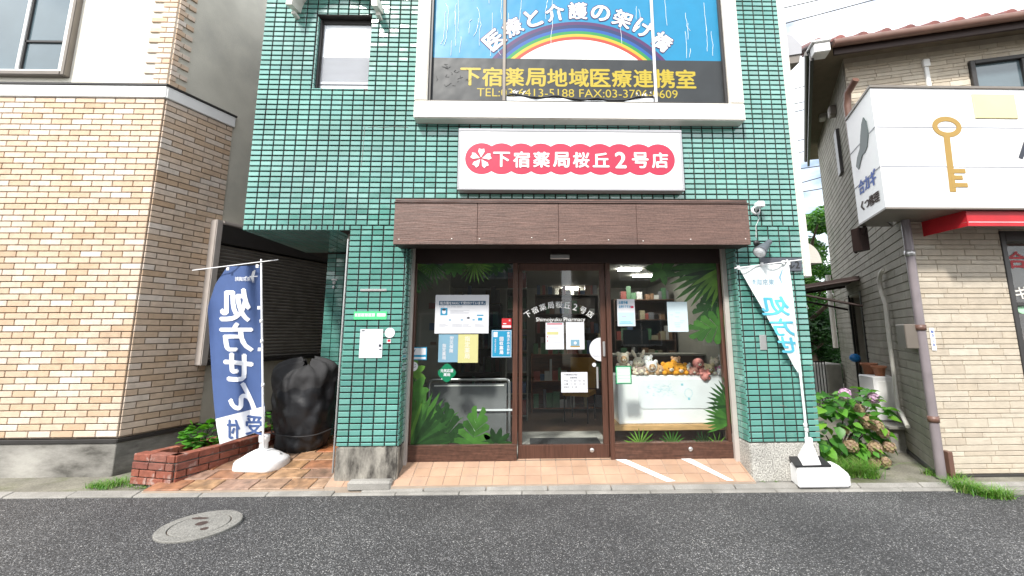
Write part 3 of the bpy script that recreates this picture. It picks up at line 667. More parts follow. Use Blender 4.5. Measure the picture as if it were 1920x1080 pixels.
for i in range(6):
    m = MB(); N_ = 48; vs = []
    for k in range(N_+1): vs += [arcpt(rr[i],k/N_), arcpt(rr[i+1],k/N_)]
    m.add(vs, [(2*k,2*k+1,2*k+3,2*k+2) for k in range(N_)]); m.build('rainbow_band', RB[i], BS)
m = MB(); m.poly([arcpt(1.0295,k/40) for k in range(41)]); m.build('white_arc_field', M['whitepaint'], BS)
def arctext(mb, s, cx, cz, r_, a0, a1, size, y, bold):
    for i, ch in enumerate(s):
        a = a0+(a1-a0)*i/(len(s)-1)
        def wp(p, a=a):
            x, z = p[0], p[2]+r_; return (cx+x*math.cos(a)+z*math.sin(a), p[1], cz-x*math.sin(a)+z*math.cos(a))
        text(mb, ch, -size/2, size/2, -size/2, size/2, y, bold, keep=True, warp=wp)
m = MB(); arctext(m, '医療と介護の架け橋', ccx, ccz, 1.395, R(-43.5), R(43), .215, vy-.0025, .05); m.build('lettering_outline', RB[0], BS)
m = MB(); arctext(m, '医療と介護の架け橋', ccx, ccz, 1.395, R(-43.5), R(43), .206, vy-.005, .03); m.build('lettering', M['whitepaint'], BS)
m = MB(); s_ = '下宿薬局地域医療連携室'
for i, ch in enumerate(s_):
    cx = -.64+i*(1.775+.64)/(len(s_)-1); text(m, ch, cx-.108, cx+.108, 4.215, 4.44, vy-.005, .028, keep=True)
m.build('lettering', M['yellow'], BS)
m = MB(); text(m, 'TEL:03-6413-5188 FAX:03-3706-0609', -.565, 1.672, 4.092, 4.190, vy-.005, .004); m.build('lettering', M['yellow'], BS)
for px_ in (946, 1229):
    xx = at(px_,120,4.29).x; m = MB(); m.box(xx-.022,xx+.012,vy-.02,vy-.006,iz0+.03,bz1); m.build('upright_bar', M['alugrey'] if px_ < 1000 else M['alu'], BS, bevel=.003)
# torn lower edge of the vinyl: pale board behind and the curled black strip
m = MB(); n_ = 26; vs = []
for k in range(n_+1):
    t = k/n_; xx = -.235+t*1.63; vs += [(xx,vy-.007,4.03),(xx,vy-.0072,4.062+.016*math.sin(t*7)+.012*math.sin(t*23)+.03*max(0,1-t*6)+.03*max(0,t*6-5))]
m.add(vs, [(2*k,2*k+2,2*k+3,2*k+1) for k in range(n_)]); m.build('torn_strip', M['frost'], BS)
m = MB(); m.tube([(-.235+k/n_*1.63, vy-.015-.008*math.sin(k*1.7), 4.075+.016*math.sin(k/n_*7)+.012*math.sin(k/n_*23)+.03*max(0,1-k/n_*6)+.03*max(0,k/n_*6-5)) for k in range(n_+1)], [.007+.005*abs(math.sin(k*.9)) for k in range(n_+1)], 7); m.build('curled_vinyl_edge', M['black'], BS)
m = MB()
for k in range(9): 
    xx = -.2+random.random()*.16; zz_ = 4.09+random.random()*.08; m.poly([(xx,vy-.008,zz_),(xx+random.uniform(.01,.04),vy-.012,zz_+random.uniform(-.01,.03)),(xx+random.uniform(.0,.03),vy-.008,zz_-random.uniform(.01,.03))])
for k in range(9): 
    xx = 1.2+random.random()*.2; zz_ = 4.09+random.random()*.07; m.poly([(xx,vy-.008,zz_),(xx+random.uniform(.01,.04),vy-.012,zz_+random.uniform(-.01,.03)),(xx+random.uniform(.0,.03),vy-.008,zz_-random.uniform(.01,.03))])
tag(m.build('vinyl_shreds', M['offwhite'], BS), kind='stuff')
m = MB()                                        # white cracks in the blue vinyl
for k in range(30):
    xx = random.choice([random.uniform(ix0+.05,-.25), random.uniform(1.45,ix1-.05), random.uniform(ix0+.05,ix1-.05)]); zz_ = random.uniform(4.65,5.3)
    pts = []; st = random.choice((-1,1))
    ln_ = random.randint(5,12)
    for j in range(ln_): pts.append((xx,vy-.0035,zz_)); zz_ += random.uniform(.03,.07)*(1 if k%2 else -1); xx += random.gauss(0,.006)+(.03 if j == ln_-2 and k%3 == 0 else 0)*st
    pts = [p for p in pts if p[2] > 4.57]
    if len(pts) > 2: m.tube(pts, .0022, 4)
tag(m.build('vinyl_cracks', M['frost'], BS), kind='stuff')
m = MB()
for k in range(16):
    xx, zz_ = random.uniform(ix0+.05,-.65), random.uniform(4.2,4.5); pts = []
    for j in range(4): pts.append((xx,vy-.004,zz_)); xx += random.uniform(-.03,.04); zz_ += random.uniform(-.03,.03)
    m.tube(pts, .0022, 4)
tag(m.build('vinyl_cracks', M['black'], BS), kind='stuff')
# ================================================================== small things on the right pier
cm = empty('security_camera', tuple(at(1415,392,4.39)), 'small white security camera beside the right end of the brown fascia', 'camera')
p = at(1416,390,4.39); m = MB(); m.box(p.x-.03,p.x+.045,4.27,4.36,p.z-.02,p.z+.045); m.build('housing', M['white'], cm, bevel=.008, seg=2)
m = MB(); m.lathe([(.03,-.02),(.045,-.02),(.05,0)],(p.x,4.39,p.z-.03),16,'y'); m.tube([(p.x,4.385,p.z-.03),(p.x,4.33,p.z-.005)],.014,8); m.build('mount', M['white'], cm)
m = MB(); m.tube([(p.x+.01,4.384,p.z-.05),(p.x+.03,4.384,p.z-.12),(p.x-.01,4.386,p.z-.2),(p.x-.02,4.386,p.z-.33)],.003,5); m.build('cable', M['white'], cm)
fl_ = empty('floodlight', tuple(at(1432,462,4.39)), 'grey spotlight angled down beside the right end of the fascia', 'spotlight')
p0, p1 = at(1441,455,4.28), at(1424,473,4.18)
d_ = (p1-p0).normalized(); q_ = d_.to_track_quat('Z','Y').to_matrix().to_4x4()
m = MB(Matrix.Translation(p0) @ q_); L_ = (p1-p0).length
m.lathe([(.001,-.03),(.026,-.03),(.030,-.02),(.032,.05),(.036,.055),(.062,L_-.02),(.068,L_),(.064,L_+.004),(.06,L_-.004)],n=22); m.build('lamp_body', M['aludark'] if False else mat('grey_lamp_paint',(.10,.11,.13),.4), fl_)
m = MB(Matrix.Translation(p0) @ q_); m.lathe([(.061,L_-.002),(.04,L_+.006),(.001,L_+.010)],n=22); m.build('lens', M['frost'], fl_)
m = MB(); a_ = at(1418,456,4.39); m.lathe([(.001,-.02),(.03,-.02),(.034,0)],(a_.x,4.39,a_.z),16,'y'); m.tube([(a_.x,4.38,a_.z),(p0+d_*.05)+Vector((0,0,0))],.010,7); m.build('bracket', M['black'], fl_)
pn = empty('building_name_plate', tuple(at(1465,495,4.39)), 'dark grey name plate high on the right pier behind the flag', 'plate')
m = MB(); m.box(2.475,2.925,4.372,4.389,2.15,2.295); m.build('plate', mat('slate_plate',(.09,.10,.12),.4), pn, bevel=.003)
m = MB(); text(m, 'ル2', 2.75, 2.895, 2.178, 2.262, 4.3695, .02); m.build('lettering', M['black'], pn)
# things taped on the left pier
def paper(px0, py0, px1, py1, Y, name, mt, label, cat, th=.003, group=None):
    a, b_ = at(px0, py0, Y), at(px1, py1, Y); x0_, x1_, z0_, z1_ = min(a.x,b_.x), max(a.x,b_.x), min(a.z,b_.z), max(a.z,b_.z)
    e = empty(name, ((x0_+x1_)/2, Y, z0_), label, cat, group)
    m = MB(); m.box(x0_,x1_,Y-th,Y,z0_,z1_); m.build('sheet', M[mt], e)
    return e, x0_, x1_, z0_, z1_
def pr_(e, mt, fn, nm='print'):
    m = MB(); fn(m); return m.build(nm, M[mt], e)
Yp = FY-.0115
e, a0, a1, c0, c1 = paper(664,584,725,599, Yp, 'green_strip_sign', 'greenlite', 'narrow green strip sign with pale worn letters on the left pier', 'sign')
def fn(m):
    for k in range(9):
        if k in (5,): continue
        x_ = a0+.02+k*.034; m.box(x_,x_+.026,Yp-.0045,Yp-.0035,c0+.022,c1-.018)
pr_(e, 'paper', lambda m: (m.box(a0+.012,a1-.12,Yp-.0045,Yp-.0032,c0+.03,c1-.02), m.box(a1-.10,a1-.012,Yp-.0045,Yp-.0032,c0+.03,c1-.02)))
pr_(e, 'greenlite', lambda m: [m.box(a0+.034+k*.036, a0+.040+k*.036, Yp-.0055, Yp-.0046, c0+.034, c1-.024) for k in range(6)])
e, a0, a1, c0, c1 = paper(676,617,716,671, Yp, 'notice_sheet', 'paper', 'white notice sheet taped on the left pier below the green strip', 'notice')
pr_(e, 'greyink', lambda m: [m.box(a0+.02+random.random()*.02,a0+.02+random.uniform(.06,.15),Yp-.0042,Yp-.0034,c0+.05+k*.02,c0+.053+k*.02) for k in range(6)])
pr_(e, 'ink', lambda m: (m.box(a0+.015,a0+.045,Yp-.0042,Yp-.0034,c1-.022,c1-.012), m.box(a1-.035,a1-.012,Yp-.0042,Yp-.0034,c0+.11,c0+.135), m.box(a1-.03,a1-.006,Yp-.0042,Yp-.0034,c0+.08,c0+.09)))
e = empty('round_sticker', tuple(at(731,624,Yp)), 'white round sticker on the left pier beside the notice sheet', 'sticker')
p = at(731,624,Yp); m = MB(); m.lathe([(.052,-.001),(.052,-.003),(.001,-.003)],(p.x,Yp,p.z),24,'y',smooth=False); m.build('disc', M['paper'], e)
e, a0, a1, c0, c1 = paper(725.5,636,733,643, Yp, 'red_sticker', 'paper', 'tiny red and white square sticker under the white disc', 'sticker')
pr_(e, 'red', lambda m: m.box(a0+.008,a1-.006,Yp-.0042,Yp-.0034,c0+.012,c1-.004))
# ================================================================== notices and stickers on the shop glass (on the street side)
G = SY-.001
e, a0, a1, c0, c1 = paper(817,553,916,625, G, 'fax_poster', 'paper', 'large white landscape poster about sending prescriptions by fax, in the left window', 'poster')
W_, H_ = a1-a0, c1-c0; y = G-.0042
def bx(m, u0, u1, v0, v1, yy=y): m.box(a0+u0*W_, a0+u1*W_, yy, yy+.001, c1-v1*H_, c1-v0*H_)
def tx(m, s, u0, u1, v0, v1, yy=y, bold=.01, keep=False): text(m, s, a0+u0*W_, a0+u1*W_, c1-v1*H_, c1-v0*H_, yy, bold, keep)
pr_(e, 'navy', lambda m: bx(m,.07,.94,.16,.27))
pr_(e, 'paper', lambda m: tx(m,'処方箋をFAXにて受付けています。',.09,.92,.175,.255,y-.0012,.03), 'lettering')
pr_(e, 'greyink', lambda m: (tx(m,'FAX：03-3706-0609',.08,.5,.285,.33,bold=.0), [bx(m,u,u+random.uniform(.1,.2),v,v+.008) for u in (.08,.32,.52,.74) for v in (.76,.79,.82)], [bx(m,.28,.28+random.uniform(.2,.36),v,v+.008) for v in (.40,.43,.46,.49)]))
pr_(e, 'cyan', lambda m: (bx(m,.10,.23,.34,.53), [ (bx(m,u,u+.04,.64,.665)) for u in (.26,.48,.70)], bx(m,.80,.88,.60,.67), bx(m,.78,.90,.52,.55)))
pr_(e, 'paper', lambda m: (m.add([(a0+W_*.165+.022*math.cos(k*.5236), y-.0012, c1-H_*.44+.026*math.sin(k*.5236)) for k in range(12)], [tuple(range(12))])))
pr_(e, 'ink', lambda m: ([m.add([(a0+W_*ux+r_*math.cos(k*.5236), y-.0014, c1-H_*uz+r_*.6*math.sin(k*.5236)) for k in range(12)], [tuple(range(12))]) for ux, uz, r_ in ((.165,.385,.021),(.62,.60,.017))]))
e, a0, a1, c0, c1 = paper(823,627,858,679, G, 'blue_sheet', 'paleblue', 'pale blue upright sheet with vertical letters below the fax poster', 'notice')
pr_(e, 'paper', lambda m: (vtext(m,'労災保険',a0+.14,c1-.02,.042,G-.0042,.02,1.08), vtext(m,'指定薬局',a0+.062,c1-.10,.040,G-.0042,.02,1.08)), 'lettering')
e, a0, a1, c0, c1 = paper(859.5,627,896,680, G, 'yellow_sheet', 'yellowpaper', 'pale yellow upright sheet beside the blue sheet below the fax poster', 'notice')
lav = flat('faint_lavender_ink', (.72,.66,.55)); M['lav'] = lav
pr_(e, 'lav', lambda m: vtext(m,'指定薬局',a0+.10,c1-.02,.055,G-.0042,.02,1.12), 'lettering')
e, a0, a1, c0, c1 = paper(941,597,959,615.5, G, 'red_label', 'red', 'small red and white label above the bright blue sticker', 'sticker')
pr_(e, 'paper', lambda m: (m.box(a0+.005,a1-.005,G-.0042,G-.0034,c0+.008,c0+.032), text(m,'薬',a1-.03,a1-.01,c1-.035,c1-.012,G-.0042,.02,True), m.box(a0+.014,a0+.05,G-.0042,G-.0034,c0+.045,c0+.056)))
e, a0, a1, c0, c1 = paper(922,619,959,670, G, 'bright_blue_sticker', 'cyan', 'bright blue sticker with vertical white letters at the right of the left window', 'sticker')
pr_(e, 'paper', lambda m: (vtext(m,'使用済み注射針',a1-.035,c1-.018,.030,G-.0042,.03,1.18), vtext(m,'回収薬局',a0+.108,c1-.075,.040,G-.0042,.04,1.2), vtext(m,'世田谷区薬剤師会',a0+.042,c1-.095,.015,G-.0042,.02,1.25), m.box(a0+.02,a0+.065,G-.0042,G-.0034,c1-.075,c1-.02)), 'lettering')
pr_(e, 'paper', lambda m: (m.box(a0+.003,a1-.003,G-.0042,G-.0034,c0+.003,c0+.008), m.box(a0+.003,a1-.003,G-.0042,G-.0034,c1-.008,c1-.003), m.box(a0+.003,a0+.008,G-.0042,G-.0034,c0+.008,c1-.008), m.box(a1-.008,a1-.003,G-.0042,G-.0034,c0+.008,c1-.008)), 'border')
e, a0, a1, c0, c1 = paper(764,651,800,675, G, 'delivery_sticker', 'cyan', 'blue and white landscape sticker low at the left window edge', 'sticker')
pr_(e, 'paper', lambda m: (m.box(a0+.01,a1-.01,G-.0042,G-.0034,c0+.055,c1-.010), m.box(a0+.01,a1-.01,G-.0042,G-.0034,c0+.01,c0+.032)))
pr_(e, 'navy', lambda m: m.add([(a0+.03,G-.0052,c1-.02),(a0+.055,G-.0052,c1-.045),(a0+.09,G-.0052,c1-.018),(a0+.075,G-.0052,c1-.058),(a0+.05,G-.0052,c1-.062),(a0+.04,G-.0052,c1-.045)], [(0,1,5),(1,2,3),(1,3,4),(1,4,5)]), 'bird_emblem')
p = at(775,687,G); e = empty('round_dotted_sticker', tuple(p), 'small white round sticker with dots under the blue and white sticker', 'sticker')
m = MB(); m.lathe([(.050,0),(.050,-.003),(.001,-.003)],(p.x,G,p.z),24,'y',smooth=False); m.build('disc', M['paper'], e)
m = MB(); [m.box(p.x+dx-.004,p.x+dx+.004,G-.0045,G-.0035,p.z+dz-.004,p.z+dz+.004) for dx, dz in ((-.02,.02),(0,.025),(.02,.02),(-.012,-.008),(.012,-.008),(0,-.014),(.025,-.005))]; m.build('print', M['ink'], e)
p = at(838,699,G-.004); e = empty('green_cross_sticker', tuple(p), 'green lobed sticker with white letters above the steel rail', 'sticker')
m = MB(); pts = []
for k in range(48):
    a = 2*math.pi*k/48; r_ = .088*(1+.10*math.cos(4*a)); pts.append((p.x+r_*math.cos(a)*1.0, p.z+r_*math.sin(a)))
m.prism(pts, G-.007, G-.004); m.build('disc', M['green'], e)
m = MB(); text(m,'元気応援',p.x-.068,p.x+.068,p.z+.005,p.z+.04,G-.0085,.03); text(m,'薬局',p.x-.035,p.x+.035,p.z-.035,p.z-.003,G-.0085,.03); m.build('lettering', M['paper'], e)
# door glass
Gd = SY+.017
e, a0, a1, c0, c1 = paper(1023,605,1057.5,655, Gd, 'red_headed_notice', 'paper', 'white notice with a red heading bar, left of two on the door', 'notice')
pr_(e, 'pink', lambda m: (m.box(a0+.015,a1-.015,Gd-.0042,Gd-.0034,c1-.02,c1-.008), m.box(a0+.012,a0+.024,Gd-.0042,Gd-.0034,c0+.13,c0+.142), m.box(a0+.012,a0+.024,Gd-.0042,Gd-.0034,c0+.085,c0+.097)))
pr_(e, 'yellowpaper', lambda m: m.box(a0+.015,a1-.06,Gd-.0042,Gd-.0034,c0+.16,c0+.19))
pr_(e, 'greyink', lambda m: [m.box(a0+.03,a0+.03+random.uniform(.08,.14),Gd-.0042,Gd-.0034,c0+.02+k*.018,c0+.023+k*.018) for k in range(7)]+[m.box(a0+.04,a0+.15,Gd-.0042,Gd-.0034,c1-.05-.014*k,c1-.047-.014*k) for k in range(2)])
e, a0, a1, c0, c1 = paper(1061,604,1096,655, Gd, 'lined_notice', 'paper', 'white notice with a small blue picture, right of two on the door', 'notice')
pr_(e, 'greyink', lambda m: [m.box(a0+.02,a1-.02,Gd-.0042,Gd-.0036,c1-.03-.016*k,c1-.0285-.016*k) for k in range(7)])
pr_(e, 'paleblue', lambda m: m.box(a0+.05,a1-.055,Gd-.0042,Gd-.0034,c0+.035,c0+.105))
pr_(e, 'gold', lambda m: m.box(a0+.045,a1-.05,Gd-.0046,Gd-.0036,c0+.025,c0+.038))
pr_(e, 'paper', lambda m: m.ball(((a0+a1)/2,Gd-.0045,c0+.068),(.017,.001,.017),10,6))
e, a0, a1, c0, c1 = paper(1052,698,1102,735.5, Gd, 'opening_hours_sheet', 'paper', 'white sheet with the opening hours low on the door glass', 'notice')
def hours(m):
    y_ = Gd-.0042; W2 = a1-a0
    for s_, u0, u1, k in (('下宿薬局桜丘2号店',.1,.62,0),('営業時間',.34,.6,1),('平日　9：00～18：30',.1,.9,2),('土曜　9：00～13：00',.1,.9,3),('定休日　日・祝',.1,.6,4)):
        text(m, s_, a0+u0*W2, a0+u1*W2, c1-.035-k*.033, c1-.015-k*.033, y_, .004)
pr_(e, 'ink', hours, 'lettering')
p = at(1127,655,Gd); e = empty('half_round_door_sticker', tuple(p), 'white round sticker cut by the door edge beside the handle', 'sticker')
cx_ = X(1127)-.066+.045; rr_ = .127; edge = dx1-.0615
m = MB(); pts = [(x_, z_) for x_, z_ in ((edge-.0+rr_*math.cos(a)+.0, p.z+rr_*math.sin(a)) for a in [math.pi/2+.0+k*math.pi/28 for k in range(29)])]; m.prism(pts, Gd-.003, Gd); m.build('disc', M['paper'], e)
m = MB(); text(m,'Papiko',edge-.09,edge-.01,p.z-.085,p.z-.06,Gd-.0045,.0); m.build('lettering', M['greyink'], e)
p = at(1114,684,Gd); e = empty('tiny_round_sticker', tuple(p), 'tiny white round sticker on the door under the half round one', 'sticker')
m = MB(); m.lathe([(.022,0),(.022,-.003),(.001,-.003)],(p.x,Gd,p.z),16,'y',smooth=False); m.build('disc', M['paper'], e)
# name lettered on the door glass
nz_ = at(1048,573,Gd); rN = .62; cz_ = nz_.z-rN+.01
m = MB(); arctext(m,'下宿薬局桜丘2号店', nz_.x, cz_, rN, R(-34), R(34), .072, Gd-.002, .008)
q = at(1005,606,Gd); q2 = at(1097,596,Gd); text(m,'Shimojyuku Pharmacy', q.x, q2.x, q.z+.006, q2.z+.006, Gd-.002, .004); m.build('lettering', M['whitepaint'], door)
# right window
e, a0, a1, c0, c1 = paper(1156.5,561,1191.5,611.5, G, 'blue_printed_poster', 'paper', 'pale poster with blue heading at the upper left of the right window', 'poster')
M['tintblue'] = flat('tinted_blue_print', (.45,.68,.80))
pr_(e, 'tintblue', lambda m: m.box(a0+.008,a1-.008,G-.0038,G-.0031,c0+.008,c0+.15))
pr_(e, 'cyan', lambda m: (text(m,'お薬手帳',a0+.02,a0+.12,c1-.055,c1-.02,G-.0045,.02), text(m,'お持ちですか？',a0+.02,a1-.04,c1-.10,c1-.065,G-.0045,.02), m.box(a0+.02,a1-.03,G-.0045,G-.0035,c0+.03,c0+.036), m.box(a0+.03,a1-.05,G-.0045,G-.0035,c0+.045,c0+.05)))
pr_(e, 'pink', lambda m: (m.box(a1-.05,a1-.015,G-.0045,G-.0035,c1-.1,c1-.075), m.box(a0+.05,a0+.1,G-.0045,G-.0035,c0+.10,c0+.105)))
M['palepaper'] = flat('pale_grey_blue_paper', (.55,.66,.70))
e, a0, a1, c0, c1 = paper(1250,566,1291,622, G, 'blank_backed_poster', 'palepaper', 'blank pale grey blue poster in the middle of the right window', 'poster')
pr_(e, 'tintblue', lambda m: [m.box(a0+.03+random.random()*.12,a0+.06+random.random()*.13,G-.0045,G-.0035,c0+.05+k*.022,c0+.06+k*.022) for k in range(8)])
e, a0, a1, c0, c1 = paper(1153.5,686,1184.5,720, G-.004, 'green_framed_sticker', 'green', 'green framed pale sticker low on the left of the right window', 'sticker')
pr_(e, 'greenpale', lambda m: m.box(a0+.012,a1-.012,G-.009,G-.007,c0+.012,c1-.012))
pr_(e, 'whitepaint', lambda m: [m.box(a0+.03,a1-.025,G-.0102,G-.009,c0+.03+k*.035,c0+.048+k*.035) for k in range(4)])
# ================================================================== leaf prints on the glass (part of the window)
def leafshape(kind):
    if kind == 'oval': return [[(0,0),(.16,.18),(.22,.45),(.14,.8),(0,1),(-.14,.8),(-.22,.45),(-.16,.18)]]
    if kind == 'spear': return [[(0,0),(.018,.2),(.034,.5),(.024,.8),(0,1),(-.024,.8),(-.034,.5),(-.018,.2)]]
def leafat(m, px, py, lpx, ang, kind, Y=SY-.0015, dy=0, wide=1):
    o_ = at(px, py, Y); k = lpx/165.0; a = R(ang)
    for pl in leafshape(kind): m.poly([(o_.x+(x*wide*math.cos(a)+z*math.sin(a))*k, Y-dy, o_.z+(-x*wide*math.sin(a)+z*math.cos(a))*k) for x, z in pl])
lay_ = [0]
def spray(mt, px, py, n, l, a0, a1, kind, par, wide=1, stem=0, jitter=.15, nm='leaf_print'):
    m = MB()
    for i in range(n):
        lay_[0] += 1; a = a0+(a1-a0)*i/max(n-1,1); ll = l*random.uniform(1-jitter,1)
        leafat(m, px+stem*math.sin(R(a)), py-stem*math.cos(R(a)), ll, a, kind, dy=.0003+(lay_[0]%24)*.00012, wide=wide)
    m.build(nm, M[mt], par)
def monstera(mt, px, py, l, ang, par):
    m = MB(); lay_[0] += 1; Y = SY-.002-(lay_[0]%24)*.00012; o_ = at(px,py,Y); k = l/165.0; a = R(ang)
    for s_ in (-1,1):
        for j in range(6):
            t0 = -.25+j*.17; r0_ = .9-.1*j*.4; aa = (1.35-.2*j)
            pts = [(0,max(t0,0)),(s_*.55*math.sin(aa+.16)*(1-.04*j),t0+.55*math.cos(aa+.16)*.8),(s_*.62*math.sin(aa)*(1-.04*j),t0+.62*math.cos(aa)*.8+.02),(s_*.5*math.sin(aa-.14)*(1-.04*j),t0+.58*math.cos(aa-.14)*.9),(0,max(t0,0)+.16)]
            m.poly([(o_.x+(x*math.cos(a)+z*math.sin(a))*k, Y-.00002*j, o_.z+(-x*math.sin(a)+z*math.cos(a))*k) for x, z in pts])
    m.build('leaf_print', M[mt], par)
# left window
spray('decal1', 778,494, 9, 40, 100, 200, 'spear', f1, 1.3); spray('decal2', 772,497, 8, 62, 130, 190, 'spear', f1, 1.4)
spray('decal3', 812,494, 11, 44, 110, 250, 'spear', f1, 1.3); spray('decal1', 890,494, 13, 42, 100, 260, 'spear', f1, 1.2)
spray('decal3', 852,494, 5, 30, 110, 250, 'oval', f1); spray('decal3', 925,494, 6, 26, 100, 260, 'oval', f1); spray('decal2', 945,494, 4, 18, 120, 240, 'oval', f1)
spray('decal3', 772,545, 5, 20, 30, 300, 'oval', f1)
spray('decal1', 772,700, 5, 30, -80, 110, 'oval', f1, 1.2); spray('decal3', 775,735, 5, 34, -60, 130, 'oval', f1, 1.2)
spray('decal3', 768,838, 11, 105, -5, 62, 'spear', f1, 1.5); spray('decal2', 775,838, 9, 80, 10, 80, 'spear', f1, 1.5); spray('decal1', 764,836, 7, 85, -6, 40, 'spear', f1, 1.1); spray('decal1', 790,838, 6, 50, 40, 88, 'spear', f1, 1.5)
monstera('decal2', 845,830, 62, -15, f1); monstera('decal3', 885,838, 62, 10, f1); spray('decal2', 930,836, 6, 30, -80, 80, 'oval', f1, .9, 4)
# right window
spray('decal1', 1362,496, 12, 90, 185, 285, 'spear', f2, 1.5); spray('decal3', 1357,494, 10, 120, 205, 272, 'spear', f2, 1.3); spray('decal2', 1352,505, 8, 78, 195, 260, 'spear', f2, 1.6)
spray('decal3', 1240,505, 6, 36, 60, 330, 'oval', f2, 1.1); spray('decal2', 1285,498, 4, 30, 120, 250, 'oval', f2)
monstera('decal2', 1358,560, 60, -120, f2); monstera('decal3', 1362,610, 66, -100, f2)
spray('decal3', 1378,790, 12, 60, -110, -20, 'spear', f2, 1.6); spray('decal2', 1378,760, 9, 55, -95, -10, 'spear', f2, 1.6)
spray('decal1', 1200,834, 9, 32, -75, 70, 'spear', f2, 1.3); spray('decal3', 1260,834, 10, 28, -80, 80, 'spear', f2, 1.3); spray('decal2', 1320,834, 10, 26, -80, 80, 'spear', f2, 1.3); spray('decal1', 1345,834, 6, 24, -80, 80, 'spear', f2, 1.2)
# ================================================================== interior, seen dimly through the glass
gd = [flat('goods_'+n, c, .5) for n, c in (('white',(.35,.35,.34)),('green',(.06,.14,.07)),('red',(.22,.05,.04)),('blue',(.06,.10,.18)),('brown',(.16,.09,.05)),('grey',(.12,.12,.13)),('cream',(.26,.23,.15)))]
fz = zb0+.012
def shelf_unit(name, x0, x1, y0, y1, h, n, mt, label, goods=True, rz=0, back=True):
    e = empty(name, ((x0+x1)/2,(y0+y1)/2,fz), label, 'shelf')
    m = MB(); m.box(x0,x0+.02,y0,y1,fz,fz+h); m.box(x1-.02,x1,y0,y1,fz,fz+h)
    if back: m.box(x0+.02,x1-.02,y1-.015,y1,fz,fz+h)
    m.build('side_panels', mt, e)
    g_ = MB()
    for k in range(n):
        z = fz+.06+k*(h-.08)/(n-1) if n > 1 else fz+h
        m = MB(); m.box(x0+.021,x1-.021,y0+.005,y1-.016,z,z+.018); m.build('shelf_board', mt, e)
        if goods and k < n-1+1:
            if x1-x0 > y1-y0:
                x = x0+.04
                while x < x1-.1:
                    ww = random.uniform(.04,.12); hh = random.uniform(.07,(h-.08)/(n-1)*.8)
                    if random.random() < .85: g_.box(x,x+ww-.006,y0+.02,y0+.12,z+.019,z+.019+hh,mi=random.randrange(7))
                    x += ww
            else:
                y_ = y0+.03
                while y_ < y1-.1:
                    ww = random.uniform(.04,.12); hh = random.uniform(.07,(h-.08)/(n-1)*.8)
                    if random.random() < .85: g_.box(x0+.03,x1-.03,y_,y_+ww-.006,z+.019,z+.019+hh,mi=random.randrange(7))
                    y_ += ww
    if g_.v: tag(g_.build('shelf_goods', gd, e), kind='stuff')
    return e
shelf_unit('wall_shelf', -.35, .0, 6.6, 8.9, 2.0, 7, M['roomwall'], 'tall pale shelf of boxes seen through the left of the door glass')
shelf_unit('back_shelf', .15, 1.5, 8.9, 9.3, 2.1, 6, M['roomdark'], 'dark back shelf of boxes seen through the door glass')
shelf_unit('counter_shelf', .05, 1.35, 7.2, 7.6, .95, 3, M['orangebrown'], 'brown wooden counter with goods behind the door glass')
shelf_unit('side_shelf', 1.55, 2.65, 7.6, 8.1, 1.9, 6, M['roomdark'], 'dark shelf with boxes and bottles behind the plush toys')
shelf_unit('waiting_shelf', -1.62, -.55, 8.6, 9.1, 1.9, 5, M['roomdark'], 'dark shelf at the back of the room behind the left window')
e = empty('partition_panel', (-1.4,5.6,fz), 'beige partition panel with small notes behind the left window', 'panel')
m = MB(); m.box(-1.65,-1.12,6.0,6.06,fz,2.45); m.build('board', M['roomwall'], e)
for q in ((-1.40,1.85,.14,.08),(-1.38,1.55,.12,.1),(-1.36,1.35,.08,.04)): m = MB(); m.box(q[0],q[0]+q[2],5.99,5.998,q[1],q[1]+q[3]); m.build('note', random.choice(gd), e)
e = empty('service_counter', (2.0,6.6,fz), 'dark counter with a computer screen behind the right window', 'counter')
m = MB(); m.box(1.3,2.68,6.5,6.9,fz,1.15); m.build('cabinet', M['roomdark'], e); m = MB(); m.box(1.25,2.69,6.45,6.95,1.151,1.18); m.build('counter_top', M['roomwall'], e)
m = MB(); m.box(1.5,1.9,6.7,6.73,1.28,1.55); m.box(1.68,1.72,6.7,6.72,1.185,1.28); m.build('screen', M['black'], e)
e = empty('door_mat', (.4,5.3,fz), 'dark grey mat on the floor just inside the door', 'mat')
m = MB(); m.box(.02,.86,4.80,5.5,fz+.003,fz+.014); m.build('mat_sheet', M['rubbermat'], e)
e = empty('yellow_chair', (.75,6.3,fz), 'yellow backed chair seen through the right of the door glass', 'chair')
ych = flat('ochre_chair', (.32,.17,.03)); m = MB(frame(.78,6.6,-25)); m.box(-.2,.2,-.2,.2,.58,.64); m.build('seat', ych, e); m = MB(frame(.78,6.6,-25)); m.box(-.2,.2,.18,.22,.66,1.12); m.build('backrest', ych, e)
for sx in (-.18,.18):
    for s2 in (-.18,.18): m = MB(frame(.78,6.6,-25)); m.tube([(sx,s2,fz),(sx,s2,.58)],.012,6); m.build('leg', M['black'], e)
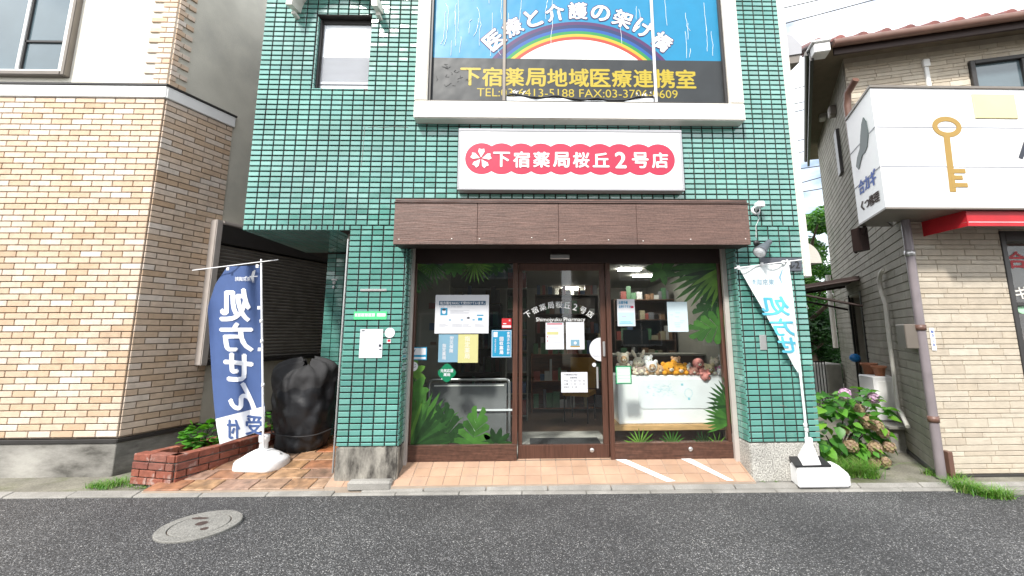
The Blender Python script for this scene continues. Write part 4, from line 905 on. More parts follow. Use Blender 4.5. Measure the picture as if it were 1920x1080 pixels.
# steel rail bench (sign board frame) in the left window
RY = 5.05
q = [at(805,712,RY), at(955,712,RY), at(803,832,RY), at(955,832,RY)]
e = empty('steel_partition', (q[0].x/2+q[1].x/2,RY,fz), 'steel framed grey partition standing behind the left window', 'partition')
xa, xb, zt_ = q[0].x, q[1].x, q[0].z
m = MB(); r_ = .05; pts = [(xa,RY,fz)]+[(xa+r_-r_*math.cos(t), RY, zt_-r_+r_*math.sin(t)) for t in [k*math.pi/16 for k in range(9)]]+[(xb-r_+r_*math.sin(t), RY, zt_-r_+r_*math.cos(t)) for t in [k*math.pi/16 for k in range(9)]]+[(xb,RY,fz)]
m.tube(pts,.018,10); m.build('tube_frame', M['steel'], e)
m = MB(); m.box(xa+.03,xb-.03,RY-.004,RY+.004,fz+.03,zt_-.045); m.build('panel', mat('grey_acrylic', (.16,.165,.17), .12, var=.3, vs=2.2, coat=.8), e)
m = MB(); m.box(xa+.06,xb-.06,RY-.012,RY-.005,zt_-.075,zt_-.06); m.build('rail', M['whitepaint'], e)
e = empty('wooden_stool', (-.55,5.6,fz), 'pale stool seen through the acrylic of the partition', 'stool')
m = MB(); m.box(-.62,-.15,5.02,5.035,.63,.65); m.box(-.62,-.60,5.02,5.035,.35,.63); m.box(-.17,-.15,5.02,5.035,.35,.63); m.build('frame', M['frost'], e)
# white display chest with plush toys
CH = at(1158,704,5.06); C1 = at(1375,797,5.06)
e = empty('white_display_chest', (1.7,5.3,.4), 'low white cabinet with faint blue print standing in the right window', 'cabinet')
cz0, cz1 = at(1158,796,5.06).z, CH.z
m = MB(); m.box(CH.x,2.62,5.06,5.42,cz0,cz1); m.build('body', mat('chest_white', (.86,.88,.89), .3, var=.03), e, bevel=.012, seg=2)
m = MB(); a_ = at(1196,712,5.055); b_ = at(1380,765,5.055); pts = []
def rrect(x0_, x1_, z0_, z1_, r_, n=6):
    o = []
    for cx_, cz__, t0 in ((x1_-r_,z1_-r_,0),(x0_+r_,z1_-r_,90),(x0_+r_,z0_+r_,180),(x1_-r_,z0_+r_,270)):
        for k in range(n+1): a = R(t0+90*k/n); o.append((cx_+r_*math.cos(a), cz__+r_*math.sin(a)))
    return o
m.prism(rrect(a_.x,2.6,b_.z,a_.z,.06), 5.052, 5.059); m.build('inset_panel', mat('chest_panel', (.80,.84,.87), .35, var=.05), e)
m = MB()
for k in range(60):
    x_ = a_.x+.08+random.random()*.33; z_ = a_.z-.05-random.random()*.14; m.tube([(x_,5.0515,z_),(x_+random.uniform(.01,.04),5.0515,z_+random.uniform(-.015,.015))],.0016,4)
for k in range(14):
    a = k*2*math.pi/14; c_ = at(1291,737,5.05); m.tube([(c_.x+.045*math.cos(a),5.0515,c_.z+.05*math.sin(a)),(c_.x+.045*math.cos(a+.3),5.0515,c_.z+.05*math.sin(a+.3))],.003,4)
for px_, py_ in ((1279,721),(1292,748)): c_ = at(px_,py_,5.05); m.box(c_.x-.014,c_.x+.014,5.0505,5.0515,c_.z-.012,c_.z+.012)
m.build('blue_print', flat('pale_cyan_print', (.30,.62,.72)), e)
e = empty('window_plank', (1.7,5.0,.4), 'pale wooden plank under the white cabinet in the right window', 'plank')
m = MB(); w0, w1 = at(1147,797,5.0), at(1147,808,5.0); m.box(w0.x+.01,2.6,5.0,5.45,w1.z,cz0-.001); m.build('plank', M['wood'], e, bevel=.003)
m = MB(); m.box(w0.x+.05,2.55,5.15,5.19,fz,w1.z); m.build('support', M['roomdark'], e)
PL = {}
def pcol(n, c):
    if n not in PL: PL[n] = mat('plush_'+n, c, .95, var=.15, vs=40, bump=.8, bs=200, sss=.1)
    return PL[n]
def plush(px, py, s, col, label, ears='round', belly=None, tilt=0, lie=False, Y=5.12, face=True, eyes=True, hood=None):
    p = at(px, py, Y); e = empty('plush_toy', (p.x,Y,cz1), label, 'plush toy', 'plush toys lined up along the white cabinet')
    T = Matrix.Translation(p) @ Matrix.Rotation(R(tilt), 4, 'Y') ; c = pcol(*col); k = s*1.42
    m = MB(T); m.ball((0,0,0),(k*.5,k*.42,k*.45),14,9); m.build('head', hood and pcol(*hood) or c, e)
    if hood: m = MB(T); m.ball((0,-k*.12,-.02*k),(k*.36,k*.36,k*.34),12,8); m.build('face', c, e)
    by_ = max(p.z-k*.75, cz1+k*.28)
    m = MB(); m.ball((p.x,Y+.05,by_),(k*.45,k*.4,k*.42),12,8)
    for sx in (-1,1): m.ball((p.x+sx*k*.42,Y-.02,by_-k*.12),(k*.2,k*.28,k*.17),8,6); m.ball((p.x+sx*k*.42,Y-.0,by_+k*.18),(k*.16,k*.2,k*.22),8,6)
    m.build('body', pcol(*belly) if belly else c, e)
    if ears:
        for sx in (-1,1):
            m = MB(T)
            if ears == 'round': m.ball((sx*k*.38,0,k*.36),(k*.18,k*.09,k*.18),8,6)
            elif ears == 'long': m.ball((sx*k*.38,0,k*.72),(k*.15,k*.08,k*.42),8,8,rot=Matrix.Rotation(R(sx*28),3,'Y'))
            else: m.ball((sx*k*.30,0,k*.38),(k*.11,k*.08,k*.19),6,5)
            m.build('ear', hood and pcol(*hood) or c, e)
    if face:
        m = MB(T); m.ball((0,-k*.40,-k*.10),(k*.17,k*.12,k*.12),8,6); m.build('muzzle', pcol('cream',(.75,.68,.55)), e)
        m = MB(T)
        for sx in (-1,1): m.ball((sx*k*.17,-k*.41,k*.06),k*.045,6,5)
        m.ball((0,-k*.52,-k*.07),k*.045,6,5); m.build('eyes_and_nose', M['black'], e)
    return e
cream, tan, or_, pk, wh, gr, lp, mauve = ('cream',(.75,.68,.55)), ('tan',(.55,.36,.2)), ('orange',(.85,.38,.03)), ('rose',(.75,.30,.27)), ('white',(.82,.82,.82)), ('grey',(.42,.33,.29)), ('lightpink',(.85,.35,.60)), ('mauve',(.5,.25,.2))
plush(1168,672,.105,tan,'tan plush with a cream hood at the left end of the white cabinet','round',hood=cream,belly=cream)
plush(1183,684,.075,wh,'small white plush with a red collar behind the green framed sticker','round',belly=('red',(.6,.05,.05)),Y=5.2)
plush(1197,679,.095,cream,'cream plush rabbit with two long ears',"long")
plush(1214,675,.085,wh,'white round headed plush beside the long eared rabbit','round',Y=5.16)
plush(1221,687,.105,tan,'plush with a tan face in a white ruff, left of the orange pair','round',hood=wh,belly=tan,Y=5.10)
plush(1201,696,.085,cream,'small plush with a grey hood lying below the rabbit','round',hood=gr,Y=5.09)
plush(1237,693,.085,tan,'brown plush slumped between the ruffed one and the orange pair','round',tilt=20,belly=cream,Y=5.11)
plush(1255,690,.115,or_,'orange plush bear, left of the orange pair','round',tilt=-12,Y=5.10)
plush(1274,692,.115,or_,'orange plush bear, right of the orange pair','round',tilt=10,Y=5.10)
plush(1267,677,.078,('peach',(.78,.48,.28)),'peach faced plush peeping above the orange pair','round',Y=5.18)
plush(1288,690,.08,wh,'white plush with pointed ears right of the orange pair','point',Y=5.12)
plush(1309,681,.095,pk,'rose pink plush with its flat pink head above folded arms',None,belly=mauve)
plush(1300,696,.07,mauve,'small dusky plush at the left foot of the rose pink one','round',Y=5.08)
plush(1321,705,.075,pk,'salmon plush hanging over the front edge of the cabinet','round',tilt=70,Y=5.04,face=False)
plush(1330,691,.085,('butter',(.80,.66,.40)),'cream plush with an orange muzzle between the rose and pink ones','round',belly=cream,Y=5.08)
plush(1340,679,.085,cream,'cream plush in a bright pink dress near the right end','point',belly=lp,Y=5.13)
plush(1360,676,.105,wh,'big pale plush elephant like toy at the right end','round',belly=wh,Y=5.14)
plush(1352,697,.06,wh,'small pale plush at the feet of the pink dressed one','round',Y=5.07)
# ================================================================== left house
LH = empty('brick_house', (-4.44,4.9,0), 'two storey house with cream brick below and cream render above at the left', 'house')
HF = frame(-4.44,4.9); HS = frame(-4.44,4.9,68)      # side wall runs back and to the right; local x = distance from the corner
m = MB(HF); m.box(-6,-.002,.012,.3,.4,4.36); m.build('wall_backing', M['mortar'], LH)
m = MB(HS); m.box(.002,.80,.012,.3,.4,4.36); m.build('wall_backing', M['mortar'], LH)
lay(grid(HF,-2.6,0,.415,4.36,.237,.0705,(),j=.010,bond=.5)+grid(HS,0,.80,.415,4.36,.237,.0705,(),j=.010,bond=.5,ox=-.118), 'brick', M['brick'], LH, th=.014, ch=.003)
m = MB(HF); m.box(-6,.0,-.004,.3,-.2,.352); m.build('footing', M['footing'], LH, bevel=.006)
m = MB(HS); m.box(.0,6,.004,.3,-.2,.352); m.build('footing', M['footing'], LH)
m = MB(HF); m.box(-6,.012,-.022,.25,.356,.395); m.build('base_flashing', M['aludark'], LH, bevel=.004)
m = MB(HS); m.box(-.012,4,-.022,.25,.3555,.3945); m.build('base_flashing', M['aludark'], LH, bevel=.004)
m = MB(HF); m.box(-6,.02,-.035,.2,4.362,4.515); m.build('white_band', M['whitepaint'], LH, bevel=.008)
m = MB(HS); m.box(-.012,.81,-.035,.2,4.3625,4.514); m.build('white_band', M['whitepaint'], LH, bevel=.008)
m = MB(HF); m.box(-6,.03,-.045,.2,4.5165,4.54); m.build('band_cap', M['aludark'], LH)
m = MB(HS); m.box(-.02,.82,-.045,.2,4.5167,4.5398); m.build('band_cap', M['aludark'], LH)
w0_ = at(131,150,4.87); WX1 = at(126,140,4.87).x+4.44; WZ0 = at(60,143,4.87).z
m = MB(HF); m.box(-6,WX1-1.3,.0,.3,4.541,7); m.box(WX1,-.002,.0,.3,4.541,7); m.box(WX1-1.3,WX1,.0,.3,4.541,WZ0); m.build('render_wall', M['stucco'], LH)
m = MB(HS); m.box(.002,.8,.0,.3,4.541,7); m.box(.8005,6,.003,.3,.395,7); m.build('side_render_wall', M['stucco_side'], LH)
q_ = []
for r in range(30):
    z = 4.58+r*.0705
    la, lb = (.31, .19) if r % 2 == 0 else (.18, .07)
    for f_, l_, s_ in ((HF,la,-1),(HS,lb,1)):
        x = 0
        while x < l_-.03:
            w_ = min(.20,l_-x) if r%2 or x>0 else min(.1,l_-x)
            q_.append((f_, s_*(x+w_/2), z, w_-.008, .060)); x += w_
lay(q_, 'quoin_brick', M['brick'], LH, th=.018, ch=.003)
# first floor window
m = MB(HF); x1_ = WX1; x0_ = WX1-1.3
m.box(x1_-.05,x1_+.0,-.07,.08,WZ0,7); m.box(x0_,x0_+.05,-.07,.08,WZ0,7); m.box(x0_+.05,x1_-.05,-.07,.08,WZ0,WZ0+.055)
wf = m.build('window_frame', M['alugrey'], LH, bevel=.008, seg=2)
m = MB(HF); m.box(x1_-.105,x1_-.052,-.05,.05,WZ0+.056,7); m.box(x0_+.06,x1_-.106,-.045,.05,WZ0+.056,WZ0+.085); m.box(x1_-.62,x1_-.585,-.045,.05,WZ0+.086,7); m.build('sash', M['whitepaint'], wf, bevel=.004)
m = MB(HF); m.box(x1_-.58,x1_-.11,-.01,.0,WZ0+.086,7); m.box(x0_+.06,x1_-.625,-.01,.0,WZ0+.086,7); m.build('pane', M['windowglass'], wf)
m = MB(HF); m.box(x1_-.58,x1_-.11,-.03,-.012,WZ0+.46,WZ0+.485); m.box(x1_-.585,x1_-.565,-.03,-.012,WZ0+.086,7); m.build('glazing_bar', M['aludark'], wf)
# shuttered window in the side wall
m = MB(HS); a0_, a1_, b0_, b1_ = .66, 2.75, 1.12, 3.0
m.box(a0_,a0_+.085,-.13,.0,b0_,b1_); m.box(a0_+.085,a1_,-.13,.0,b1_-.05,b1_)
sw = m.build('shutter_frame', M['alubeige'], LH, bevel=.01, seg=2)
m = MB(HS); m.box(a0_+.088,a1_,-.12,-.0,b1_-.30,b1_-.052); m.build('shutter_box', M['aludark'], sw, bevel=.004)
m = MB(HS); m.box(a0_+.088,a1_,-.115,.0,b0_-.002,b0_+.045); m.build('sill', M['aludark'], sw, bevel=.004)
for k in range(32):
    z = b0_+.047+k*.0475
    if z+.045 > b1_-.302: break
    m = MB(HS); m.add([(a0_+.088,-.06,z),(a1_,-.06,z),(a1_,-.085,z+.030),(a0_+.088,-.085,z+.030),(a1_,-.06,z+.0465),(a0_+.088,-.06,z+.0465)], [(0,1,2,3),(3,2,4,5)]); m.build('shutter_slat', M['shutter'], sw)
m = MB(HS); m.box(a0_+.088,a1_,-.055,-.001,b0_+.046,b1_-.303); m.build('shutter_backing', M['black'], sw)
m = MB(); m.add([(-9,4.95,7.0),(-4.40,4.82,7.0),(-2.0,10.5,7.0),(-9,10.5,7.0)],[(0,1,2,3)]); m.build('roof', M['aludark'], LH)
# ================================================================== right house (locksmith's)
ez = at(1603,112,6.07).z+.02
RH = empty('corner_shop_house', (4.2,4.5,0), 'cream sided two storey shop with a red tiled roof at the right', 'house')
RF = frame(4.2,4.5); RS = frame(4.2,4.5,241)        # local x negative = back along the alley
def ledge(F_, x0, x1, z0, z1, holes=()):
    out = []; z = z0
    hs = [.048,.048,.075,.048,.06,.075,.048,.048,.095]
    i = 0
    while z < z1-.03:
        h = min(hs[i%len(hs)], z1-z); i += 1; x = x0-random.uniform(0,.25)
        while x < x1:
            w_ = random.choice((.22,.27,.33,.4,.45)); a, b = max(x,x0), min(x+w_,x1); x += w_
            if b-a < .03: continue
            q = cut(a,b,z,z+h,holes)
            if q: out.append((F_,(q[0]+q[1])/2,(q[2]+q[3])/2,round(q[1]-q[0],3)-.005,round(q[3]-q[2],3)-.006))
        z += h
    return out
DX = 1.085
cf = ledge(RF, .03, 3.0, .062, 2.74, [(DX,5,-.1,2.62)])
UF = frame(5.07,6.07,-15.5); WU0, WU1, WUZ = at(1815,110,5.9), at(1900,110,5.6), 0
uh = []
def onU(px, py):                                     # point on the upper front wall plane, in its own coordinates
    n_ = (UF.to_3x3() @ Vector((0,1,0))); o_ = UF.translation; d = ray(px,py); return UF.inverted() @ (CAM+d*((o_-CAM).dot(n_)/d.dot(n_)))
u0_, u1_ = onU(1813,118), onU(1813,165)
uwin = (u0_.x, u0_.x+1.6, u1_.z-.35, u0_.z)
cu = ledge(UF, .0, 3.0, 3.6, ez-.1, [uwin])
lay(cf+cu, 'siding_piece', M['siding'], RH, th=.012, ch=.003)
m = MB(RF); m.box(.0,DX,.0,.004,.055,2.75); m.box(DX,3,.0,.2,2.62,2.75); m.box(.0,.03,-.012,.0,.06,2.74); m.build('front_wall', M['sidinggap'], RH)
m = MB(UF); m.box(0,uwin[0],.0,.01,3.0,ez-.01); m.box(uwin[0],uwin[1],.0,.2,3.0,uwin[2]); m.box(uwin[0],uwin[1],.0,.2,uwin[3],ez-.01); m.box(uwin[1],4,.0,.2,3.0,ez-.01); m.build('upper_front_wall', M['sidinggap'], RH)
# side wall: bands of siding running back along the alley
cs = []
z = .10; k = 0
dh = (-3.55,-2.55,.0,2.12)
while z < ez-.1:
    x = -5.3; x_end = -.02 if z < 3.1 else -1.82
    while x < x_end:
        w_ = random.choice((.6,.9,1.2)); a, b = x, min(x+w_,x_end); x += w_
        if b-a < .04: continue
        q = cut(a,b,z,min(z+.098,ez),[dh])
        if q: cs.append((RS,(q[0]+q[1])/2,(q[2]+q[3])/2,round(q[1]-q[0],3)-.004,round(q[3]-q[2],3)-.010))
    z += .098
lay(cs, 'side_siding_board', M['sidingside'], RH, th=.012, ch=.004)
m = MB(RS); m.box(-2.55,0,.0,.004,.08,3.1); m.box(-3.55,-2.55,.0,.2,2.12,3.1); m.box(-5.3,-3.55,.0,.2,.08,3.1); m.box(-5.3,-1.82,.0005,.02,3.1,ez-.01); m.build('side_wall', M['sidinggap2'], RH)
m = MB(RS); m.box(-5.3,0,-.02,.003,.02,.075); m.build('side_base_flashing', M['aludark'], RH)
m = MB(RF); m.box(.02,3.2,-.03,.003,.022,.056); m.build('base_flashing', M['aludark'], RH, bevel=.004)
m = MB(RF); m.box(.14,1.0,-.10,.1,-.06,.018); m.box(1.01,3.0,-.12,.1,-.06,.016); m.build('plinth', M['kerb'], RH, bevel=.01)
m = MB(RF); m.box(.2,3.0,-.13,-.05,-.12,-.062); m.build('drain_shadow_gap', M['soil'], RH)
m = MB(); m.slab([(4.25,4.52),(7.2,4.52),(7.2,5.5),(5.07,6.05)],3.0,3.05); m.build('flat_roof', M['aludark'], RH)
# doorway in the side wall
m = MB(RS); m.box(-3.55,-2.55,.15,.2,.05,2.12); m.build('side_door', M['black'], RH); 
m = MB(RS); m.box(-3.6,-3.55,-.03,.05,.05,2.16); m.box(-2.56,-2.52,-.03,.05,.05,2.16); m.build('side_door_frame', M['aludark'], RH)
# shop door, glass and dark interior
m = MB(RF); m.box(DX,DX+.06,-.02,.1,.03,2.62); m.box(DX+.06,3,-.02,.1,2.5,2.62); m.box(DX+.06,3,-.015,.06,1.78,1.82)
dd = m.build('shop_door_frame', M['aludark'], RH, bevel=.005)
m = MB(RF); m.box(DX+.061,3,.03,.036,.06,1.779); m.box(DX+.061,3,.03,.036,1.821,2.499); m.build('glass', M['glass'], dd)
m = MB(RF); m.box(DX+.07,3,.5,.55,.05,2.6); m.build('dark_interior', M['roomdark'], RH)
q = at(1893,540,4.52); m = MB(RF); [text(m,'カギ',q.x-4.2-.09,q.x-4.2+.2,q.z-.12,q.z+.02,.026,.02) or None]; m.build('lettering', M['offwhite'], dd)
q = at(1893,486,4.52); m = MB(RF); text(m,'合',q.x-4.2-.02,q.x-4.2+.2,q.z-.1,q.z+.09,.026,.03); m.build('lettering', M['red'], dd)
m = MB(RF); q = at(1913,580,4.52); m.ball((q.x-4.2+.03,.02,q.z),(.07,.004,.05),14,8); m.build('round_sticker', M['greenpale'], dd)
# upper window
x0_, x1_, z0_, z1_ = uwin
m = MB(UF); m.box(x0_,x0_+.06,-.06,.06,z0_,z1_); m.box(x0_+.06,x1_,-.06,.06,z1_-.06,z1_); m.box(x0_+.06,x1_,-.06,.06,z0_,z0_+.05); m.box(x0_+.62,x0_+.68,-.05,.05,z0_+.05,z1_-.06)
uw = m.build('upper_window_frame', M['aludark'], RH, bevel=.006)
m = MB(UF); m.box(x0_+.06,x0_+.62,.0,.01,z0_+.05,z1_-.06); m.box(x0_+.68,x1_,.0,.01,z0_+.05,z1_-.06); m.build('pane', M['windowglass'], uw)
q = onU(1735,130); m = MB(UF); m.box(q.x-.03,q.x+.03,-.04,-.001,q.z-.9,q.z+.02); m.box(q.x-.045,q.x+.045,-.06,-.001,q.z+.02,q.z+.14); m.build('vent_pipe', M['whitepaint'], RH, bevel=.008)
# slit window and fittings on the side wall
def onS(px, py, out=0):
    n_ = (RS.to_3x3() @ Vector((0,1,0))); o_ = RS.translation - n_*out; d = ray(px,py); return RS.inverted() @ (CAM+d*((o_-CAM).dot(n_)/d.dot(n_)))
a_, b_ = onS(1572,245), onS(1580,330); m = MB(RS); m.box(a_.x-.12,a_.x+.12,-.06,-.001,b_.z,a_.z); m.build('slit_window', M['aludark'], RH, bevel=.006)
for px_, py_ in ((1549,216),(1568,208)):
    a_ = onS(px_,py_); m = MB(RS); m.box(a_.x-.10,a_.x+.10,-.12,-.001,a_.z-.09,a_.z+.09); m.build('vent_cap', M['offwhite'] if px_ < 1560 else M['alugrey'], RH, bevel=.02)
a_, b_ = onS(1681,612,.12), onS(1703,654,.12); m = MB(RS); m.box(a_.x-.0,b_.x+.0,-.13,-.001,b_.z,a_.z+.02); m.build('meter_box', M['alugrey'], RH, bevel=.008)
m = MB(RS); m.box(a_.x-.09,a_.x-.003,-.10,-.001,b_.z+.04,a_.z-.0); m.build('gas_meter', M['black'], RH, bevel=.01)
pts = []
for px_, py_ in ((1656,505),(1651,512),(1648,525),(1652,545),(1660,570),(1668,640),(1676,700),(1684,765),(1690,775),(1702,800)):
    c_ = onS(px_,py_,.06); pts.append(RS @ Vector((c_.x,-.06,c_.z)))
m = MB(); m.tube(pts,.024,8); m.build('hose_pipe', M['offwhite'], RH)
# corner downpipe
pts = []
for px_, py_ in ((1690,400),(1692,430),(1694,470),(1703,590),(1714,650),(1737,780),(1754,878)):
    d = at(px_,py_,4.43); pts.append(Vector((d.x,4.43,d.z)))
m = MB(); m.tube([Vector((4.165,4.42,z_)) for z_ in (.05,.8,.81,2.0,2.6,2.75)],.042,12); m.build('downpipe', mat('mauve_grey_pipe',(.22,.19,.20),.4), RH)
for z_ in (.62,1.55,2.35): m = MB(); m.lathe([(.043,-.03),(.050,-.03),(.050,.03),(.043,.03)],(4.165,4.42,z_),14); m.build('pipe_bracket', M['gutter'] if z_ < 1.6 else M['alu'], RH)
m = MB(); m.box(4.26,4.31,4.41,4.487,.05,.30); m.build('corner_post', M['gutter'], RH, bevel=.005)
# upper storey downpipe and roof
m = MB(); m.tube([UF @ Vector((.0,-.30,5.3)), UF @ Vector((-.04,-.1,5.2)), UF @ Vector((-.05,-.06,5.0)), UF @ Vector((-.03,-.06,3.2))],.05,10); m.build('upper_downpipe', M['gutter'], RH)
ez = at(1603,112,6.07).z+.02; A = az(1524,90,ez)+Vector((.0,.0,0)); ud = (UF.to_3x3() @ Vector((1,0,0))); un = (UF.to_3x3() @ Vector((0,1,0)))
Bk = az(1517,300,ez)
Rr = A+ud*4.2
m = MB(); ap = (A+Rr)/2+un*2.4+Vector((0,0,1.5)); 
m.add([A,Rr,Rr+un*4.8,Bk,A+un*.0], [(0,1,2,3)]); m.build('soffit', mat('brown_soffit_board',(.20,.16,.11),.8,var=.1), RH)
m = MB(); UE = Matrix.Translation(A) @ Matrix.Rotation(R(-15.5),4,'Z')
m.F = UE; m.box(.28,4.2,.0,.04,-.16,-.01); m.build('front_fascia', M['awndark'], RH)
m = MB(UE); m.tube([(.25,-.07,-.02),(4.2,-.07,-.02)],.06,10); m.build('gutter', M['gutter'], RH)
m = MB(UE); m.box(-.02,.20,-.10,.12,-.14,.01); m.box(-.05,.21,-.13,.12,.011,.05); m.build('eave_end_box', M['whitepaint'], RH, bevel=.01)
sdv = (Bk-A); sl = sdv.length; SE = Matrix.Translation(A) @ Matrix.Rotation(math.atan2(sdv.y,sdv.x),4,'Z')
m = MB(SE); m.box(.05,sl,.0,.05,-.17,.04); m.build('side_fascia', M['aludark'], RH)
m = MB(SE); m.tube([(.1,.07,.0),(sl,.07,.0)],.045,8); m.build('side_gutter', M['aludark'], RH)
for k in range(14):
    m = MB(UE); x = -.02+k*.30
    n_ = 8; vs = []
    for j in range(n_+1):
        a = math.pi*j/n_; vs += [(x+.08-.075*math.cos(a), -.06, .03+.085*math.sin(a)), (x+.08-.075*math.cos(a), 1.6, .85+.085*math.sin(a))]
    fs = [(2*j,2*j+1,2*j+3,2*j+2) for j in range(n_)]+[tuple(range(0,2*n_+2,2))]
    m.add(vs, fs, False); m.build('roof_tile', M['rooftile'], RH)
    m = MB(UE); m.add([(x+.15,-.05,.03),(x+.31,-.05,.03),(x+.31,1.6,.85),(x+.15,1.6,.85),(x+.15,-.05,.075),(x+.31,-.05,.075),(x+.31,1.6,.89),(x+.15,1.6,.89)],[(0,1,5,4),(4,5,6,7),(1,2,6,5),(3,0,4,7)]); m.build('roof_pan_tile', M['rooftile'], RH)
# ---- sign box wrapping the corner
SB = empty('locksmith_signboard', (3.59,4.0,2.74), 'large white box sign with a gold key, wrapping the corner of the right shop', 'sign')
op = [(3.59,4.0),(7.2,4.0),(7.2,4.485),(4.0,4.485),(4.27,4.69),(3.86,4.69)]
m = MB(); m.slab(op, 2.742, 4.04); m.build('box', M['signwhite'], SB)
m = MB(); o2 = [(3.575,3.985),(7.2,3.985),(7.2,4.485),(4.0,4.485),(4.27,4.70),(3.85,4.70)]; m.slab(o2,4.041,4.066); m.build('cap', M['alugrey'], SB)
m = MB(); m.slab(o2,2.722,2.741); m.build('bottom_trim', M['alugrey'], SB)
sdir = (Vector((3.86,4.69,0))-Vector((3.59,4.0,0))); SFa = math.degrees(math.atan2(sdir.y,sdir.x)); SLn = sdir.length
SFm = frame(3.86,4.69,SFa+180)                     # side face, local x from its back edge to the front corner
m = MB()
for z_ in (3.60,3.17): m.box(3.595,7.2,3.996,3.9995,z_,z_+.010)
m.F = SFm
for z_ in (3.60,3.17): m.box(.0,SLn,-.0035,-.0004,z_,z_+.010)
m.build('panel_joint', M['greyink'], SB)
ys = 3.9955
def onB(px, py): q = at(px,py,4.0); return q.x, q.z
m = MB(); kx, kz = onB(1775,238)                    # ring of the key
n_ = 36; vs = []
for k in range(n_+1):
    a = 2*math.pi*k/n_; vs += [(kx+.155*math.cos(a),ys,kz+.115*math.sin(a)), (kx+.10*math.cos(a),ys,kz+.062*math.sin(a))]
m.add(vs,[(2*k,2*k+2,2*k+3,2*k+1) for k in range(n_)]); m.add([tuple(Vector(v)+Vector((0,.0035,0))) for v in vs],[(2*k,2*k+1,2*k+3,2*k+2) for k in range(n_)])
xb_, zb_ = onB(1787,360); xt_, zt2 = onB(1776,268); zt2 = kz-.085
m.prism([(xt_-.03,zt2),(xt_+.035,zt2),(xb_+.03,zb_),(xb_-.035,zb_)], ys-.001, ys+.003)
for k, (u, w_) in enumerate(((.02,.16),(.10,.12),(.17,.16))): m.box(xb_+.0,xb_+w_,ys-.0018,ys+.003,zb_+.03+u,zb_+.075+u)
m.build('gold_key', M['gold'], SB)
a_, b_ = onB(1820,177), onB(1908,223); m = MB(); m.box(a_[0],b_[0],3.988,3.9995,b_[1],a_[1]); m.build('yellow_panel', flat('cream_yellow_board',(.80,.66,.32)), SB, bevel=.003)
m = MB(); a_ = onB(1912,275); m.add([(a_[0]-.04,ys,a_[1]-.12),(a_[0]+.0,ys,a_[1]-.14),(a_[0]+.2,ys,a_[1]+.16),(a_[0]+.12,ys,a_[1]+.2)],[(0,1,2,3)]); m.build('black_stroke', M['ink'], SB)
# shoe brush and lettering on the side face
def onSF(px, py):
    n_ = (SFm.to_3x3() @ Vector((0,1,0))); o_ = SFm.translation; d = ray(px,py); q = SFm.inverted() @ (CAM+d*((o_-CAM).dot(n_)/d.dot(n_))); return q.x, q.z
m = MB(SFm); out = [(1619,220),(1625,228),(1629,250),(1627,275),(1622,287),(1618,290),(1614,305),(1611,318),(1606,312),(1608,296),(1613,278),(1614,255),(1616,232)]
m.prism([onSF(*o_) for o_ in out], -.006, -.0005); m.build('brush_silhouette', mat('dark_green_paint',(.02,.05,.045),.4), SB)
def sidetext(s, corners, mt, bold):
    m = MB(SFm); P = [onSF(*c) for c in corners]     # tl, tr, bl, br
    def wp(p):
        u, v = p[0], p[2]; return (P[2][0]*(1-u)*(1-v)+P[3][0]*u*(1-v)+P[0][0]*(1-u)*v+P[1][0]*u*v, -.004+p[1], P[2][1]*(1-u)*(1-v)+P[3][1]*u*(1-v)+P[0][1]*(1-u)*v+P[1][1]*u*v)
    text(m, s, .02,.98,.05,.95, 0, bold, warp=wp); m.build('lettering', M[mt], SB)
sidetext('合カギ', [(1609,340),(1641,313),(1612,368),(1645,346)], 'blueink', .03); sidetext('くつ修理', [(1613,378),(1648,355),(1617,398),(1651,377)], 'rust', .03)
m = MB(); m.tube([(3.9,4.66,2.72),(3.95,4.9,2.45)],.02,6); m.box(3.88,3.98,4.72,4.85,2.45,2.72); m.build('bracket', M['awndark'], SB)
# red awning
RA = empty('red_awning', (5,4.2,2.56), 'plain red canvas awning under the white locksmith sign', 'awning')
ya, yb2 = 4.03, 4.487; xl = 4.41
m = MB(); m.add([(xl,yb2,2.84),(xl+.03,ya,2.715),(xl+.03,ya,2.56),(xl,yb2,2.555),(7.2,yb2,2.84),(7.2,ya,2.715),(7.2,ya,2.56)],[(0,3,2,1),(0,1,5,4),(1,2,6,5)])
m.add([(xl,yb2,2.83),(xl+.04,ya+.01,2.705),(7.2,ya+.01,2.705),(7.2,yb2,2.83)],[(0,3,2,1)]); m.build('canvas', M['red'], RA)
m = MB(); m.tube([(xl+.04,ya+.01,2.60),(7.2,ya+.01,2.60)],.012,6); m.tube([(xl+.02,yb2-.01,2.60),(xl+.04,ya+.01,2.60)],.012,6); m.build('frame', M['alu'], RA)
# address plate
q = at(1749,636,4.483); e = empty('address_plate', tuple(q), 'small white plate with blue vertical letters on the cream siding', 'plate')
m = MB(); m.box(q.x-.025,q.x+.025,4.478,4.486,q.z-.12,q.z+.12); m.build('plate', M['white'], e, bevel=.002)
m = MB(); vtext(m,'桜丘',q.x,q.z+.095,.030,4.4765,.03,1.2); vtext(m,'二丁目',q.x,q.z+.01,.024,4.4765,.03,1.2); m.build('lettering', M['blueink'], e)
